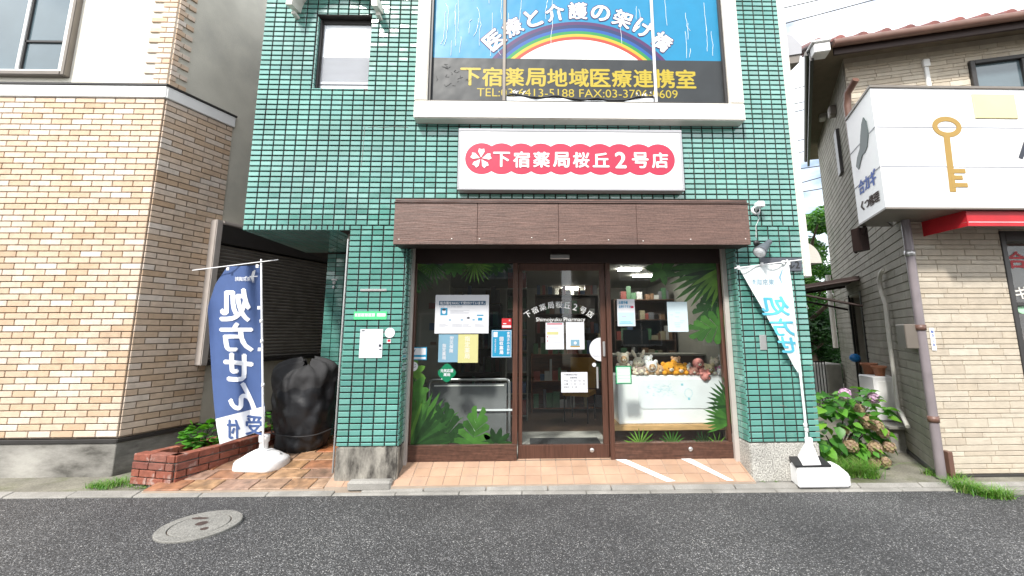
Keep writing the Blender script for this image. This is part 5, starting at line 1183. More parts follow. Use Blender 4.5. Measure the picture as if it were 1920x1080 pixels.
# canopy across the alley, air conditioner, steps, pots
e = empty('side_door_canopy', (4.6,8,2.1), 'dark brown canopy over the side door in the alley', 'canopy')
cR = RS @ Vector((-3.6,-.02,2.28)); 
c0, c1, c2, c3 = RS @ Vector((-3.75,-.02,2.36)), RS @ Vector((-2.45,-.02,2.36)), RS @ Vector((-2.45,-1.05,2.22)), RS @ Vector((-3.75,-1.05,2.22))
m = MB(); m.add([c0,c1,c2,c3]+[c+Vector((0,0,.045)) for c in (c0,c1,c2,c3)],[(0,1,2,3),(4,7,6,5),(0,4,5,1),(1,5,6,2),(2,6,7,3),(3,7,4,0)]); m.build('roof_sheet', M['awndark'], e)
for c_, w_ in ((c2,c1),(c3,c0)): m = MB(); m.tube([c_-Vector((0,0,.03)), w_-Vector((0,0,.45))],.02,6); m.tube([c_-Vector((0,0,.02)), w_-Vector((0,0,.02))],.02,6); m.build('bracket', M['awndark'], e)
def obox(name, mt, par, F_, x0, x1, y0, y1, z0, z1, bev=.006): m = MB(F_); m.box(x0,x1,y0,y1,z0,z1); return m.build(name, M[mt], par, bevel=bev)
e = empty('air_conditioner_unit', (4.75,5.7,.36), 'white outdoor unit standing on pale steps in the alley', 'air conditioner')
a_ = at(1637,706,5.62); b_ = at(1686,770,5.62)
AF = frame(a_.x,5.62,-8); wa = b_.x-a_.x+.02; ha0, ha1 = .36, a_.z
obox('body','white',e,AF,0,wa,0,.32,ha0,ha1,.012); m = MB(AF)
for k in range(2): m.box(.06+0,.2,-.004,0,ha1-.10-.012*k,ha1-.093-.012*k)
m.build('vent_slots', M['greyink'], e); m = MB(AF); m.box(.05,wa-.06,-.006,-.0005,ha0+.08,ha1-.06); m.build('front_panel', M['whitepaint'], e, bevel=.003)
e = empty('concrete_step', (4.8,5.4,0), 'pale box step under the outdoor unit in the alley', 'step')
a_ = at(1655,795,5.45); b_ = at(1706,795,5.45); obox('step_top','kerb',e,frame(a_.x,5.35,-8),-.02,b_.x-a_.x+.03,-.03,.7,.315,.352); obox('step_block','kerb',e,frame(a_.x,5.38,-8),.02,b_.x-a_.x-.01,0,.6,.0,.314)
def pot(px, py, Y, r, h, label, z):
    p = at(px,py,Y); e = empty('flower_pot', (p.x,Y,z), label, 'flower pot'); m = MB(); m.lathe([(.001,0),(r*.62,0),(r*.85,h*.8),(r*1.02,h*.8),(r*1.02,h),(r*.9,h),(r*.85,h*.85),(.001,h*.84)],(p.x,Y,z),20); m.build('pot', M['terracotta'], e)
pot(1648,690,5.7,.085,.13,'pale terracotta pot on the outdoor unit', ha1+.002); pot(1630,690,5.95,.10,.15,'darker terracotta bowl at the left of the pale pot', ha1+.0)
p = at(1603,671,7.0); e = empty('plastic_bag', tuple(p), 'bright blue plastic bag by the side door in the alley', 'bag'); m = MB(); m.ball((p.x,7,p.z),(.09,.06,.07),10,7); m.build('bag', mat('bright_blue_plastic',(.02,.22,.62),.35), e)
e = empty('stone_gate_post', (4.9,9.5,0), 'grey rendered gate post at the end of the alley', 'post')
a_ = at(1548,682,9.0); b_ = at(1578,682,9.0); obox('post','concrete',e,I4,a_.x,b_.x,9.0,9.5,.0,a_.z,.02)
e = empty('alley_pipe', (4.9,8.9,0), 'white vertical downpipe at the far corner of the right house', 'pipe')
p0_ = RS @ Vector((-5.32,-.08,0)); m = MB(); m.tube([p0_+Vector((0,0,z_)) for z_ in (1.15,2.1,2.75)],.05,8); m.build('pipe', M['offwhite'], e); m = MB(); m.lathe([(.05,0),(.065,.02),(.065,.12),(.05,.14)],(p0_.x,p0_.y,2.2),12); m.build('pipe_joint', M['offwhite'], e)
# things on the pharmacy's right flank
e = empty('round_vent_hood', (3.1,4.9,2.1), 'grey quarter round hood on the right flank of the green building', 'hood')
HY = 5.6; hc = at(1510,493,HY); rh_ = at(1541,493,HY).x-hc.x
m = MB(); n_ = 12; pts = [(hc.x,hc.z)]+[(hc.x+rh_*math.sin(math.pi/2*k/n_), hc.z+rh_*1.25*math.cos(math.pi/2*k/n_)) for k in range(n_+1)]; m.prism(pts,HY,HY+.5); m.build('hood', M['offwhite'], e)
m = MB(); m.box(2.944,hc.x+.01,HY+.02,HY+.4,hc.z,hc.z+.2); m.build('mount', M['offwhite'], e)
e = empty('exhaust_hood', (3.1,5,4.8), 'white boxy exhaust hood high on the right flank of the green building', 'hood')
HY = 5.3; P_ = [at(px_,py_,HY) for px_, py_ in ((1473,64),(1484,66),(1503,84),(1503,100),(1476,104))]
m = MB(); m.prism([(q.x,q.z) for q in P_],HY,HY+.35); m.build('hood', M['signframe'], e)
P_ = [at(px_,py_,HY) for px_, py_ in ((1476,105),(1502,101),(1501,115),(1477,118))]; m = MB(); m.prism([(q.x,q.z) for q in P_],HY+.02,HY+.3); m.build('grille', M['alugrey'], e); m = MB(); m.box(2.9,P_[0].x+.1,HY+.1,HY+.2,P_[0].z,P_[0].z+.1); m.build('duct', M['whitepaint'], e)
# wires
WL = ['topmost overhead wire, above the white exhaust hood','overhead wire just above the white exhaust hood','first wire below the white exhaust hood','thick wire close below the first one under the exhaust hood','thin wire under the thick pair below the exhaust hood','overhead wire halfway down the gap beside the soffit','overhead wire near the lower end of the brown soffit','overhead wire just under the end of the brown soffit','lower overhead wire sloping above the tree top','lowest overhead wire, nearest above the tree top']
for i, (a, b, Y_) in enumerate((((1440,22),(1620,-20),14),((1440,53),(1720,-22),14),((1470,172),(1530,156),16),((1475,198),(1530,186),16),((1478,213),(1530,200),18),((1480,266),(1530,258),18),((1485,288),(1530,281),18),((1490,318),(1560,308),18),((1495,345),(1562,326),18),((1498,361),(1562,350),18))):
    p0_, p1_ = at(a[0],a[1],Y_), at(b[0],b[1],Y_); d = p1_-p0_; n_ = 14
    pts = [p0_-d*2.0+d*5.0*k/n_+Vector((0,0,-.25*(1-((k/n_-.5)*2)**2)+.25)) for k in range(n_+1)]
    m = MB(); m.tube(pts,.021,5,cap=False); o = m.build('overhead_wire', M['black'])
    tag(o,WL[i],'wire','overhead wires in the gap of sky')
# drop the far house behind the alley
# ================================================================== feather flags
def lerp_(t, pts):
    for i in range(len(pts)-1):
        a, b = pts[i], pts[i+1]
        if t <= b[0] or i == len(pts)-2:
            k = (t-a[0])/(b[0]-a[0]); return tuple(a[j]+(b[j]-a[j])*k for j in range(1, len(a)))
def cloth(mb, Lp, Rp, Yf, v0, v1, nu=16, nv=36, mi=0, back=.002):
    vs = []
    for j in range(nv+1):
        v = v0+(v1-v0)*j/nv; l, r = lerp_(v, Lp), lerp_(v, Rp)
        for i in range(nu+1):
            u = i/nu; px, py = l[0]+(r[0]-l[0])*u, l[1]+(r[1]-l[1])*u; vs.append(tuple(at(px,py,Yf(px,py))))
    b = len(vs); fs = [(j*(nu+1)+i, (j+1)*(nu+1)+i, (j+1)*(nu+1)+i+1, j*(nu+1)+i+1) for j in range(nv) for i in range(nu)]
    mb.add(vs, fs, True, mi)
def onflag(Yf, off=.005):
    return lambda p: tuple(at(p[0], -p[2], Yf(p[0], -p[2])-off+p[1]))
LF = empty('blue_banner_flag', tuple(az(492,872,.11)), 'blue and white upright banner flag on a pole with a white water base', 'flag')
FYc = 4.78
YL = lambda px, py: FYc+.008*math.sin((px-390)*.22-(py-500)*.035)*min(1,max(0,(py-620)/120))+.035*math.sin((px-390)*.075+(py-500)*.006)+.02*math.sin((px-380)*.14-(py-500)*.018)+.0006*max(0,430-px)
Lp = [(0,426,500),(.09,404,532),(.22,389,577),(.30,391,604),(.45,394,655),(.6,397,706),(.75,401,758),(.88,406,800),(1,412,833)]
Rp = [(0,487,497),(.25,490,575),(.5,491,655),(.75,493,733),(.86,497,770),(1,496,806)]
m = MB(); cloth(m, Lp, Rp, YL, 0, .835); o = m.build('blue_cloth', M['flagblue'], LF)
m = MB(); cloth(m, Lp, Rp, YL, .835, 1, nv=8); m.build('white_cloth', M['flagwhite'], LF)
wL = onflag(YL, .006)
m = MB()
for ch, x0_, x1_, y0_, y1_ in (('処',413,468,542,602),('方',413,474,606,658),('せ',421,473,663,714),('ん',430,479,718,768)): text(m, ch, x0_, x1_, -y1_, -y0_, 0, .035, mirror=True, warp=wL)
text(m,'東京調剤',441,470,-527,-519,0,.01,mirror=True,warp=wL)
for a0_, r_ in ((0,0),(4,1),(8,2)): m.add([wL((479-a0_*.4,0,-507-r_)),wL((477-a0_*.4,0,-506-r_)),wL((474-a0_*.5,0,-520)),wL((477-a0_*.4,0,-531)),wL((476-a0_*.4,0,-520))],[(0,1,2,3,4)])
m.add([wL((460,0,-518)),wL((483,0,-517)),wL((483,0,-519)),wL((460,0,-520))],[(0,1,2,3)])
m.build('lettering', M['flagink'], LF)
m = MB(); text(m,'受',461,491,-815,-779,0,.03,mirror=True,warp=wL); text(m,'付',426,449,-822,-787,0,.03,mirror=True,warp=wL); m.build('lettering', M['flaginkblue'], LF)
def pole(e, pts, r, arm, Yc, joints):
    P = [at(x,y,Yc) for x, y in pts]; m = MB(); m.tube(P, r, 10); m.build('pole', M['white'], e)
    m = MB(); m.tube([at(*arm[0],Yc-.01), at(*arm[1],Yc-.01)], .006, 8); m.build('cross_arm', M['white'], e)
    for x, y in joints: q = at(x,y,Yc); m = MB(); m.lathe([(r,-.02),(r*1.5,-.018),(r*1.5,.018),(r,.02)],tuple(q),10); m.build('pole_joint', M['white'], e)
pole(LF, [(490,486),(490.5,560),(491.5,640),(492.5,700),(493.5,840)], .0105, [(361,507),(522,487)], 4.74, [(490,602),(491,640),(493,722)])
for x, y in ((428,504),(483,499),(486,577),(487,655)):
    q = at(x,y,4.745); m = MB(); m.box(q.x-.014,q.x+.014,4.735,4.75,q.z-.018,q.z+.018); m.build('clip', M['white'], LF)
# white water base
bc = az(491,874,.12); m = MB(frame(bc.x,bc.y,-8))
zb_ = .055+.12*(bc.y-.18-4.315)+.012
out = []
for k in range(32):
    a = 2*math.pi*k/32; c_, s_ = math.cos(a), math.sin(a); ex = math.copysign(abs(c_)**.5,c_); ey = math.copysign(abs(s_)**.6,s_); out.append((.25*ex*(1-.10*abs(s_)), .19*ey*(1-.06*math.cos(4*a))))
def scaled(f): return [(x*f,y*f) for x, y in out]
lv = [(1.0,.0),(1.02,.02),(1.0,.075),(.94,.095),(.78,.115),(.58,.15),(.42,.17),(.30,.185)]
vs = []; 
for f, z in lv: vs += [(x*f,y*f,zb_+z) for x, y in out]
fs = [(i*32+k,i*32+(k+1)%32,(i+1)*32+(k+1)%32,(i+1)*32+k) for i in range(len(lv)-1) for k in range(32)]+[tuple(range(31,-1,-1)),tuple((len(lv)-1)*32+k for k in range(32))]
m.add(vs, fs, True); m.lathe([(.045,zb_+.17),(.04,zb_+.26),(.052,zb_+.262),(.052,zb_+.33),(.03,zb_+.34),(.012,zb_+.345)],(.0,0,0),16)
m.lathe([(.035,zb_+.10),(.035,zb_+.145),(.001,zb_+.147)],(.14,.03,0),12)
m.build('water_base', M['white'], LF)
RFg = empty('white_banner_flag', (2.85,4.3,.04), 'pale banner flag with blue letters drooping from a pole before the right pier', 'flag')
YR = lambda px, py: 4.31+.025*math.sin((px-1380)*.11+(py-500)*.01)
Lp = [(0,1384,500),(.2,1407,540),(.45,1437,592),(.7,1466,645),(.9,1488,686),(1,1500,704)]
Rp = [(0,1479,494),(.2,1485,535),(.45,1491,590),(.7,1497,645),(.9,1502,688),(1,1504,706)]
m = MB(); cloth(m, Lp, Rp, YR, 0, 1, nu=18, nv=30); m.build('cloth', M['flagpale'], RFg)
wR_ = onflag(YR, .006)
def skew(x0_, x1_, k): return lambda p: wR_((p[0]+(-p[2]-y00)*k, p[1], p[2]))
m = MB()
for ch, x0_, x1_, y0_, y1_ in (('処',1426,1478,556,591),('方',1446,1489,597,629),('せ',1461,1496,632,661)):
    y00 = y0_; text(m, ch, x0_, x1_, -y1_, -y0_, 0, .03, mirror=True, warp=lambda p, y0_=y0_: wR_((p[0]+(-p[2]-y0_-16)*.22, p[1], p[2])))
m.build('lettering', M['flaginkcyan'], RFg)
m = MB(); text(m,'東京調剤',1407,1452,-534,-523,0,.0,mirror=True,warp=wR_); m.add([wR_((1468,0,-505)),wR_((1466,0,-505)),wR_((1460,0,-520)),wR_((1468,0,-536)),wR_((1464,0,-520))],[(0,1,2,3,4)]); m.build('lettering', M['paleblue'], RFg)
pole(RFg, [(1475,487),(1482,530),(1496,660),(1508,770),(1514,836)], .0115, [(1377,503),(1503,487)], 4.285, [(1510,797),(1512,806)])
for x, y in ((1384,502),(1428,496),(1468,492),(1478,493)): q = at(x,y,4.29); m = MB(); m.box(q.x-.012,q.x+.012,4.275,4.295,q.z-.02,q.z+.02); m.build('clip', M['white'], RFg)
rb = at(1484,900,4.22).x; m = MB()
bo = [(2.56,4.19),(2.60,4.385),(2.98,4.385),(3.10,4.385),(3.10,4.24),(3.05,4.19)]
z0_ = .05
bo2 = [(2.57,4.20),(2.60,4.385),(2.98,4.385),(3.03,4.385),(3.00,4.25),(2.93,4.20)]
vs = [(x,y,z0_) for x, y in bo]+[(x,y,z0_+.10) for x, y in bo]+[(x,y,z0_+.185) for x, y in bo2]
fs = [(5,4,3,2,1,0)]+[(i+6*r,(i+1)%6+6*r,(i+1)%6+6*r+6,i+6*r+6) for r in range(2) for i in range(6)]+[(12,13,14,15,16,17)]
m.add(vs, fs); m.build('water_base', M['white'], RFg, bevel=.014, seg=3)
m = MB(); tp = at(1513,838,4.29); vs = [(2.55,4.205,z0_+.20),(2.60,4.38,z0_+.235),(2.92,4.38,z0_+.235),(2.90,4.205,z0_+.20)]; ap_ = (2.76,4.29,z0_+.33)
m.add([(x,y,z-.018) for x,y,z in vs]+vs,[(3,2,1,0),(0,1,5,4),(1,2,6,5),(2,3,7,6),(3,0,4,7),(4,5,6,7)]); m.build('base_lid', M['black'], RFg)
m = MB(); m.add([(2.62,4.20,z0_+.203),(2.80,4.20,z0_+.205),(2.86,4.35,z0_+.24),(2.68,4.37,z0_+.24),(2.735,4.27,z0_+.40),(2.775,4.27,z0_+.40),(2.775,4.30,z0_+.40),(2.735,4.30,z0_+.40)],[(0,1,5,4),(1,2,6,5),(2,3,7,6),(3,0,4,7),(4,5,6,7)]); m.lathe([(.035,z0_+.37),(.035,z0_+.43),(.015,z0_+.44)],(2.755,4.285,0),12); m.build('base_cone', M['white'], RFg, bevel=.003)
# ================================================================== black covered thing in the passage
BG = empty('black_covered_planter', (-2.6,5.35,.15), 'bulky object wrapped in loose black fleece, standing in the passage', 'covered object')
bcx = (at(512,760,5.3).x+at(630,760,5.3).x)/2; bzt = at(570,672,5.3).z; bz0 = .16; nA, nZ = 72, 46; vs = []
rx0 = (at(630,760,5.3).x-at(512,760,5.3).x)/2
for j in range(nZ+1):
    t = j/nZ
    for k in range(nA):
        a = 2*math.pi*k/nA
        prof = .74+.22*min(1,t*2.2)-.03*math.sin(t*6.1)+.05*max(0,t-.6)
        if t < .06: prof *= .8+.2*t/.06
        if t > .86: prof *= math.sqrt(max(0,1-((t-.86)/.14)**2*.97))
        wr = .010*math.sin(a*7+t*3)+.006*math.sin(a*13-t*5+1)+.010*math.sin(t*9+a*2)+.022*abs(math.sin(a*3-t*7))+.014*abs(math.sin(a*5+t*9))-.02+.004*math.sin(t*37+a*5)
        wr += .012*math.sin(a*19+1.3)*max(0,(t-.7)/.3)
        top = bzt-(.10*(0.5+.5*math.sin(a*2-1.2))+.02*math.sin(a*5)+.012*math.sin(a*13))
        z = bz0+(top-bz0)*t
        vs.append((bcx+(rx0*prof*.97+wr)*math.cos(a), 5.3+(.26*prof+wr)*math.sin(a), z+.01*math.sin(a*11+t*9)))
fs = [(j*nA+k,j*nA+(k+1)%nA,(j+1)*nA+(k+1)%nA,(j+1)*nA+k) for j in range(nZ) for k in range(nA)]
mi_ = int(nZ*.74)
m = MB(); m.add(vs[:(mi_+1)*nA], fs[:mi_*nA], True); m.build('fleece_cover', M['bag'], BG)
m = MB(); m.add(vs[mi_*nA:], [tuple(i-mi_*nA for i in f) for f in fs[mi_*nA:]], True); m.build('fleece_hem', M['bagtop'], BG)
cord = [(bcx+(rx0*.93+.012*math.sin(5*a))*math.cos(a), 5.3+(.245+.012*math.sin(5*a))*math.sin(a), bz0+.22+.02*math.sin(a*2+1)) for a in [k*2*math.pi/40 for k in range(41)]]
m = MB(); m.tube(cord,.007,6,cap=False); m.build('tie_cord', M['bagtop'], BG)
m = MB(); m.lathe([(.17,.0),(.17,.3),(.17,bzt-.32-bz0),(.001,bzt-.3-bz0)],(bcx,5.3,bz0),16); m.build('inner_pot', M['black'], BG)
def leaf_mesh(name, mt, L_, W_, fold=.15, curl=.2, scal=False, n=5):
    vs = [(0,0,0)]; m = MB()
    if scal:
        pts = [(0,0,0)]
        for k in range(13):
            a = -2.6+5.2*k/12; r_ = L_*.5*(1+.07*math.cos(k*math.pi)); pts.append((r_*math.sin(a), L_*.45+r_*math.cos(a), -curl*.5*L_*abs(math.sin(a))+.02*L_*math.cos(k*math.pi)))
        m.add(pts+[(0,L_*.45,.06*L_)], [(14,i,i+1) for i in range(0,13)]+[(14,13,0)], True)
    else:
        rows = []
        for j in range(n+1):
            t = j/n; w_ = W_*.5*math.sin(math.pi*(t**.8))*(1.15-.3*t); y_ = L_*t; z_ = -curl*L_*t*t
            rows.append([(-w_,y_,z_+fold*w_),(0,y_,z_),(w_,y_,z_+fold*w_)])
        pts = [p for r in rows for p in r]; m.add(pts, [(j*3+i,j*3+i+1,j*3+i+4,j*3+i+3) for j in range(n) for i in range(2)], True)
    return m.mesh(name, mt)
def orient(p, dirv, roll=0, s=1):
    d = Vector(dirv).normalized(); side = d.cross(Vector((0,0,1)));
    if side.length < .01: side = Vector((1,0,0))
    side.normalize(); n_ = side.cross(d).normalized()
    return Matrix.Translation(p) @ Matrix(((side.x*s,d.x*s,n_.x*s,0),(side.y*s,d.y*s,n_.y*s,0),(side.z*s,d.z*s,n_.z*s,0),(0,0,0,1))) @ Matrix.Rotation(roll,4,'Y')
# ================================================================== brick planter
PLa = empty('brick_planter', (-3.6,4.9,.05), 'long low red brick planter along the side of the cream brick house', 'planter')
pc = az(323,911,.055); fa = -13; LP = frame(pc.x,pc.y,0)
Ff = frame(pc.x-.505*math.cos(R(fa)), pc.y-.505*math.sin(R(fa)), fa); Fs = frame(pc.x,pc.y,68)
zc0, ch_ = .045, .0685; ztop = at(322,855,pc.y).z
ch_ = (ztop-zc0)/4
m = MB(Ff); m.box(.01,.50,.012,.10,-.02,zc0+3*ch_); m.build('mortar_core', M['redmortar'], PLa); m = MB(Fs); m.box(.01,1.5,.012,.10,-.02,zc0+3*ch_); m.box(.0,1.5,.41,.50,-.02,zc0+3*ch_) if False else None; m.build('mortar_core', M['redmortar'], PLa)
cells = grid(Ff,.0,.505,zc0,zc0+3*ch_,.205,ch_,(),j=.011,bond=.5)+grid(Fs,.0,1.5,zc0,zc0+3*ch_,.205,ch_,(),j=.011,bond=.5)
lay(cells,'brick',M['redbrick'],PLa,th=.020,ch=.003)
for F_, ln_ in ((Ff,.505),(Fs,1.5)):
    x = .0 if F_ is Fs else 0
    while x < ln_-.05:
        w_ = min(.205,ln_-x); m = MB(F_); m.box(x+.003,x+w_-.004,-.012,.098,zc0+3*ch_+.006,ztop); m.build('coping_brick', M['redbrick'], PLa, bevel=.004); x += w_
Fi = Fs @ Matrix.Translation((0,.40,0)); x = .05
while x < 1.4: m = MB(Fi); m.box(x,x+.2,.0,.09,-.0,ztop-.005); m.build('coping_brick', M['redbrick'], PLa, bevel=.004); x += .205
m = MB(Fs); m.box(.09,1.5,.10,.40,.0,ztop-.07); m.build('soil', M['soil'], PLa)
gl_ = [leaf_mesh('leaf',M['leafger'],.075,.07,scal=True,curl=.25), leaf_mesh('leaf',M['leafger'],.055,.05,scal=True,curl=.3)]
def plant(name, label, c, rad, n, leaves, stems=8, smin=.8, smax=1.2, stem_r=.004, up=.6):
    e = empty(name, tuple(c), label, 'plant'); c = Vector(c)
    m = MB()
    for k in range(stems):
        a = random.uniform(0,6.28); r_ = random.uniform(.2,.8); top = c+Vector((rad[0]*r_*math.cos(a),rad[1]*r_*math.sin(a),rad[2]*random.uniform(1,1.7)))
        m.tube([c+Vector((random.uniform(-.03,.03),random.uniform(-.03,.03),0)), (c+top)/2+Vector((random.uniform(-.02,.02),0,.02)), top], stem_r, 5)
    tag(m.build('stems', M['leafdark'], e), kind='stuff')
    for k in range(n):
        while True:
            v = Vector((random.uniform(-1,1),random.uniform(-1,1),random.uniform(-1,1)))
            if .45 < v.length < 1 and v.y < .35: break
        p = c+Vector((v.x*rad[0],v.y*rad[1],rad[2]+v.z*rad[2])); d = Vector((v.x,v.y-.35,v.z*.5+random.uniform(-.5,.3)+.0)); d += Vector((random.gauss(0,.35),random.gauss(0,.35),random.gauss(0,.2)))
        me = random.choice(leaves); o = place('leaf', me, None, e, orient(p, d, random.uniform(-.4,.4), random.uniform(smin,smax)))
    return e
gp = Fs @ Vector((.50,.25,ztop-.06)); plant('geranium', 'bushy green geranium growing at the front of the brick planter', at(377,843,gp.y)*1.0, (.20,.16,.15), 95, gl_)
gp2 = at(512,800,5.6); plant('small_plant', 'small green plant at the back of the planter beside the black cover', (gp2.x,5.6,gp2.z-.05), (.12,.1,.12), 30, gl_)
# ================================================================== hydrangea
hy = [leaf_mesh('leaf',M['leafhyd'],.155,.115,.25,.22), leaf_mesh('leaf',M['leafhyd'],.125,.095,.2,.3), leaf_mesh('leaf',M['leafhyd'],.10,.075,.25,.15)]
HB = empty('hydrangea_bush', (3.65,5.0,.05), 'hydrangea bush with broad green leaves and browned flower heads beside the right pier', 'bush'); 
spots = []
m = MB()
for k in range(16):
    px, py = random.uniform(1550,1660), random.uniform(745,850); q = at(px,py,5.0); m.tube([(3.6+random.uniform(-.15,.15),5.05,.05),(q.x*.5+1.8,5.05,q.z*.6),(q.x,5.02,q.z)],.007,5)
tag(m.build('stems', M['bark'], HB), kind='stuff')
def inhyd(px, py):
    return (px-1600)**2/66**2+(py-800)**2/74**2 < 1 or (1536 < px < 1600 and 738 < py < 850)
cnt = 0
while cnt < 260:
    px, py = random.uniform(1536,1672), random.uniform(728,868)
    if not inhyd(px,py): continue
    Y_ = random.uniform(4.66,5.2); p = at(px,py,Y_)
    if p.x < 2.99: continue
    d = Vector(((px-1600)/66*.7+random.gauss(0,.45), -.75+random.gauss(0,.3), (800-py)/100*.6-.25+random.gauss(0,.3)))
    place('leaf', random.choice(hy), None, HB, orient(p, d, random.uniform(-.5,.5), random.uniform(.75,1.15))); cnt += 1
def head(px, py, r, mt, Y_=4.74):
    c_ = at(px,py,Y_); m = MB()
    n_ = int(75*(r/.075)); m.ball(tuple(c_),r*.86,12,8)
    for k in range(n_):
        zz_ = 1-2*(k+.5)/n_; ph = k*2.39996; rr_ = math.sqrt(1-zz_*zz_); v = Vector((rr_*math.cos(ph),rr_*math.sin(ph),zz_)); 
        rad_ = r*random.uniform(.82,1.12); pp = c_+v*rad_; t1 = v.orthogonal().normalized(); t2 = v.cross(t1); a = random.uniform(0,1.57)
        u1 = t1*math.cos(a)+t2*math.sin(a); u2 = v.cross(u1); s_ = random.uniform(.012,.019)
        m.add([pp, pp+u1*s_+v*.003, pp+(u1+u2)*s_*.75+v*.005, pp+u2*s_+v*.003, pp-u1*s_+v*.003, pp-(u1+u2)*s_*.75+v*.005, pp-u2*s_+v*.003, pp+(u1-u2)*s_*.75+v*.005,pp+(u2-u1)*s_*.75+v*.005],[(0,1,2,3),(0,4,5,6),(0,6,7,1),(0,3,8,4)])
    o = m.build('flower_head', M[mt], HB)
    if mt == 'flowerpink': o['label'] = 'fresh pink hydrangea flower head'
for a in ((1584,739,.058,'flowerpink'),(1638,746,.055,'flowerpink'),(1612,767,.05,'flowerdry'),(1626,790,.07,'flowerdry'),(1644,799,.06,'flowerdry'),(1656,812,.05,'flowerdry'),(1595,836,.068,'flowerdry'),(1640,841,.07,'flowerdry'),(1667,838,.058,'flowerdry'),(1638,867,.055,'flowerdry'),(1659,866,.05,'flowerdry'),(1585,807,.03,'flowerdry')): head(*a)
# ================================================================== grass and weeds
def tuft(name, spots, n, h, label, sp=.08, w_=.005, mt='grass', lean=.5):
    m = MB()
    for k in range(n):
        c_ = random.choice(spots); x, y = c_[0]+random.gauss(0,sp), c_[1]+random.gauss(0,sp*.5); z = c_[2]
        a = random.uniform(0,6.28); hh = h*random.uniform(.4,1.1); l_ = lean*hh*random.uniform(.3,1.6); dx, dy = math.cos(a), math.sin(a)
        ww = w_*random.uniform(.6,1.3); px_, py_ = -dy*ww, dx*ww; vs = []
        for t in (0,.4,.75,1):
            q = (x+dx*l_*t*t, y+dy*l_*t*t, z+hh*(t-.35*t*t*(lean > .6))); f = 1-t*.9; vs += [(q[0]-px_*f,q[1]-py_*f,q[2]),(q[0]+px_*f,q[1]+py_*f,q[2])]
        m.add(vs,[(0,1,3,2),(2,3,5,4),(4,5,7,6)],True)
    o = m.build(name, M[mt]); tag(o, label, 'grass', kind='stuff')
def G_(px, py, z=.04): q = az(px,py,z); return (q.x,q.y,z)
tuft('grass_clump', [G_(x,y) for x, y in ((1568,892),(1585,895),(1600,893),(1618,890),(1632,896),(1575,880),(1600,880),(1620,875),(1590,868))], 1500, .24, 'thick clump of long green grass at the foot of the hydrangea', .045, .004, lean=.9)
tuft('weeds', [G_(x,y,.02) for x, y in ((180,914),(200,912),(220,910),(195,916),(228,905))], 420, .10, 'green and straw weeds at the corner of the stained footing', .05, .003, lean=.8)
tuft('weeds', [G_(x,y,.02) for x, y in ((245,912),(265,915),(290,916),(310,915),(330,908))], 160, .05, 'dry low weeds along the foot of the brick planter', .04, .003, lean=.8)
tuft('weeds', [G_(x,y,.03) for x, y in ((1745,890),(1760,893),(1775,896),(1790,900))], 420, .12, 'green weeds round the foot of the downpipe', .05, .004, lean=.8)
tuft('weeds', [G_(x,y,.02) for x, y in ((1790,915),(1810,920),(1825,925),(1845,930),(1865,934),(1880,936))], 900, .15, 'green and dry weeds growing from the gutter at the road edge', .05, .004, lean=.9)
tuft('weeds', [G_(x,y,.05) for x, y in ((1345,909),(1430,903),(1455,903),(640,905),(310,921))], 90, .02, 'tiny tufts in the kerb joints', .02, .003, lean=.8)
# ================================================================== trees behind the alley
def tree(name, label, base, h, crown, n, mt, ls):
    e = empty(name, base, label, 'tree'); b_ = Vector(base); m = MB()
    m.tube([b_, b_+Vector((.1,0,h*.3)), b_+Vector((-.05,.1,h*.6)), b_+Vector((.05,0,h*.85))],[.16,.13,.08,.03],8)
    for k in range(8):
        t = random.uniform(.3,.75); a = random.uniform(0,6.28); p0_ = b_+Vector((0,0,h*t)); m.tube([p0_, p0_+Vector((math.cos(a)*.6,math.sin(a)*.6,.5)), p0_+Vector((math.cos(a)*1.2,math.sin(a)*1.2,.8))],[.06,.04,.015],6)
    m.build('trunk', M['bark'], e)
    clumps = [(b_+Vector((c[0]+random.gauss(0,.1),c[1]+random.gauss(0,.2),c[2])), c[3]) for c in crown]
    sub = []
    for c_, r_ in clumps:
        for k in range(12):
            v = Vector((random.gauss(0,1),random.gauss(0,1),random.gauss(0,1))).normalized(); sub.append((c_+v*r_*random.uniform(.5,1), r_*random.uniform(.22,.42)))
    m = MB()
    for k in range(n):
        c_, r_ = random.choice(sub); v = Vector((random.gauss(0,1),random.gauss(0,1),random.gauss(0,1))).normalized(); p = c_+v*r_*random.uniform(.6,1)**.5
        u = Vector((random.gauss(0,1),random.gauss(0,1),random.gauss(0,.5))).normalized(); w2 = u.cross(v+Vector((0,0,.6))).normalized(); s_ = ls*random.uniform(.6,1.3)
        m.add([p-u*s_, p+w2*s_*.45+Vector((0,0,.15*s_)), p+u*s_, p-w2*s_*.45+Vector((0,0,.15*s_))],[(0,1,2,3)])
    o = m.build('crown', M[mt], e); tag(o, kind='stuff')
tx_ = at(1528,600,11.5).x
tree('garden_tree','light green leafy tree filling the gap behind the alley',(tx_,11.5,0),4.6,[(0,0,4.0,.8),(.5,0,3.3,.9),(-.5,.2,3.2,.9),(.2,-.2,2.6,1.0),(-.7,0,2.3,.8),(.8,.3,4.2,.7)],15000,'leaftree',.06)
tree('evergreen_tree','darker tree low behind the gate post in the alley',(at(1520,600,10).x,10.2,0),2.6,[(0,0,1.9,.8),(.5,0,1.3,.8),(-.6,.2,1.5,.8),(.1,-.1,.7,.8),(.9,0,.9,.7)],14000,'leafdark',.06)
b_ = MB()
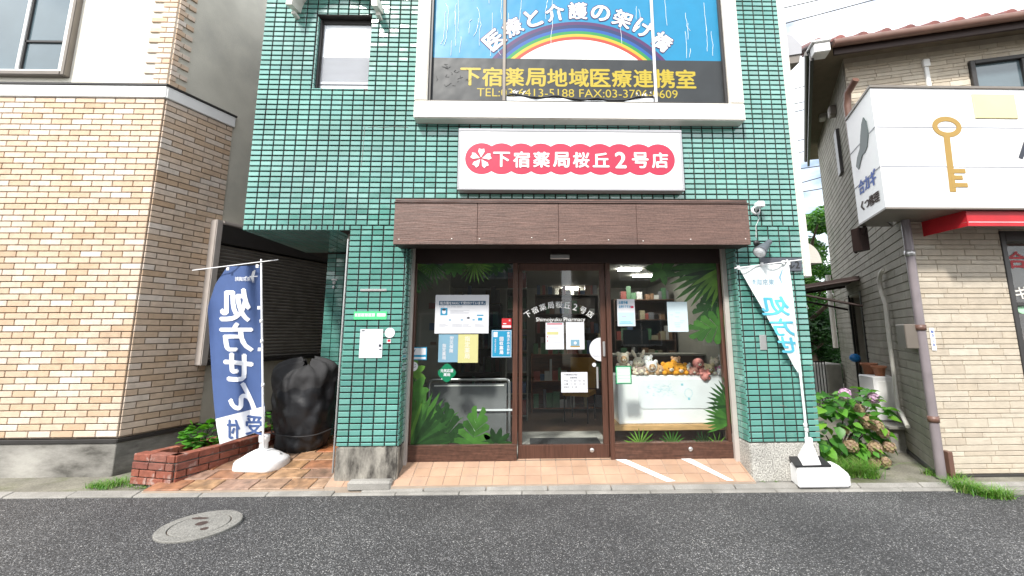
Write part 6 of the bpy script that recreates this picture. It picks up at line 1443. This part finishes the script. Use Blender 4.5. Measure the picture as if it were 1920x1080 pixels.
for k in range(9000): 
    p = Vector((random.uniform(3.3,12),random.uniform(12.6,13.4),random.uniform(0,2.6))); u = Vector((random.gauss(0,1),random.gauss(0,1),random.gauss(0,1))).normalized()*.08; w2 = u.cross(Vector((random.gauss(0,1),random.gauss(0,1),1))).normalized()*.05
    b_.add([p-u,p+w2,p+u,p-w2],[(0,1,2,3)])
tag(b_.build('hedge', M['leafdark']), 'dark green hedge closing the far end of the alley', 'hedge', kind='stuff')
# low metal fence at the alley end
e = empty('alley_fence', (5.3,8.8,.1), 'low dark metal fence behind the hydrangea in the alley', 'fence')
fx0, fx1 = at(1528,720,8.6).x, at(1550,720,8.6).x
m = MB(); m.tube([(fx0,8.6,.9),(fx1,8.6,.9)],.015,6); m.tube([(fx0,8.6,.2),(fx1,8.6,.2)],.015,6); m.build('rail', M['aludark'], e)
for k in range(5): xx = fx0+(fx1-fx0)*k/4; m = MB(); m.tube([(xx,8.6,.05),(xx,8.6,.92)],.01,6); m.build('upright', M['aludark'], e)
# ================================================================== the other side of the street, which the glass and glazed tiles mirror
OH = empty('facing_house', (0,-5.6,0), 'plain grey house across the street, mirrored in the shop glass', 'house')
ow = mat('facing_wall', (.16,.155,.14), .8, var=.12, vs=2)
m = MB(); m.box(-8.5,1.2,-12,-5.6,0,5.6); m.box(2.2,9.5,-12,-6.2,0,5.2); m.build('wall', ow, OH)
m = MB(); m.box(-9,1.6,-12.5,-5.0,5.61,5.75); m.box(1.9,10,-12.5,-5.7,5.21,5.35); m.build('roof', M['aludark'], OH)
for x_ in (-7,-4.5,-1.6,3.4,6.4):
    for z_ in (1.0,3.4):
        yy_ = -5.6 if x_ < 2 else -6.2
        m = MB(); m.box(x_,x_+1.5,yy_-.02,yy_+.05,z_,z_+1.2); w2 = m.build('window', M['alu'], OH); m = MB(); m.box(x_+.06,x_+.72,yy_+.05,yy_+.06,z_+.06,z_+1.14); m.box(x_+.78,x_+1.44,yy_+.05,yy_+.06,z_+.06,z_+1.14); m.build('pane', M['windowglass'], w2)
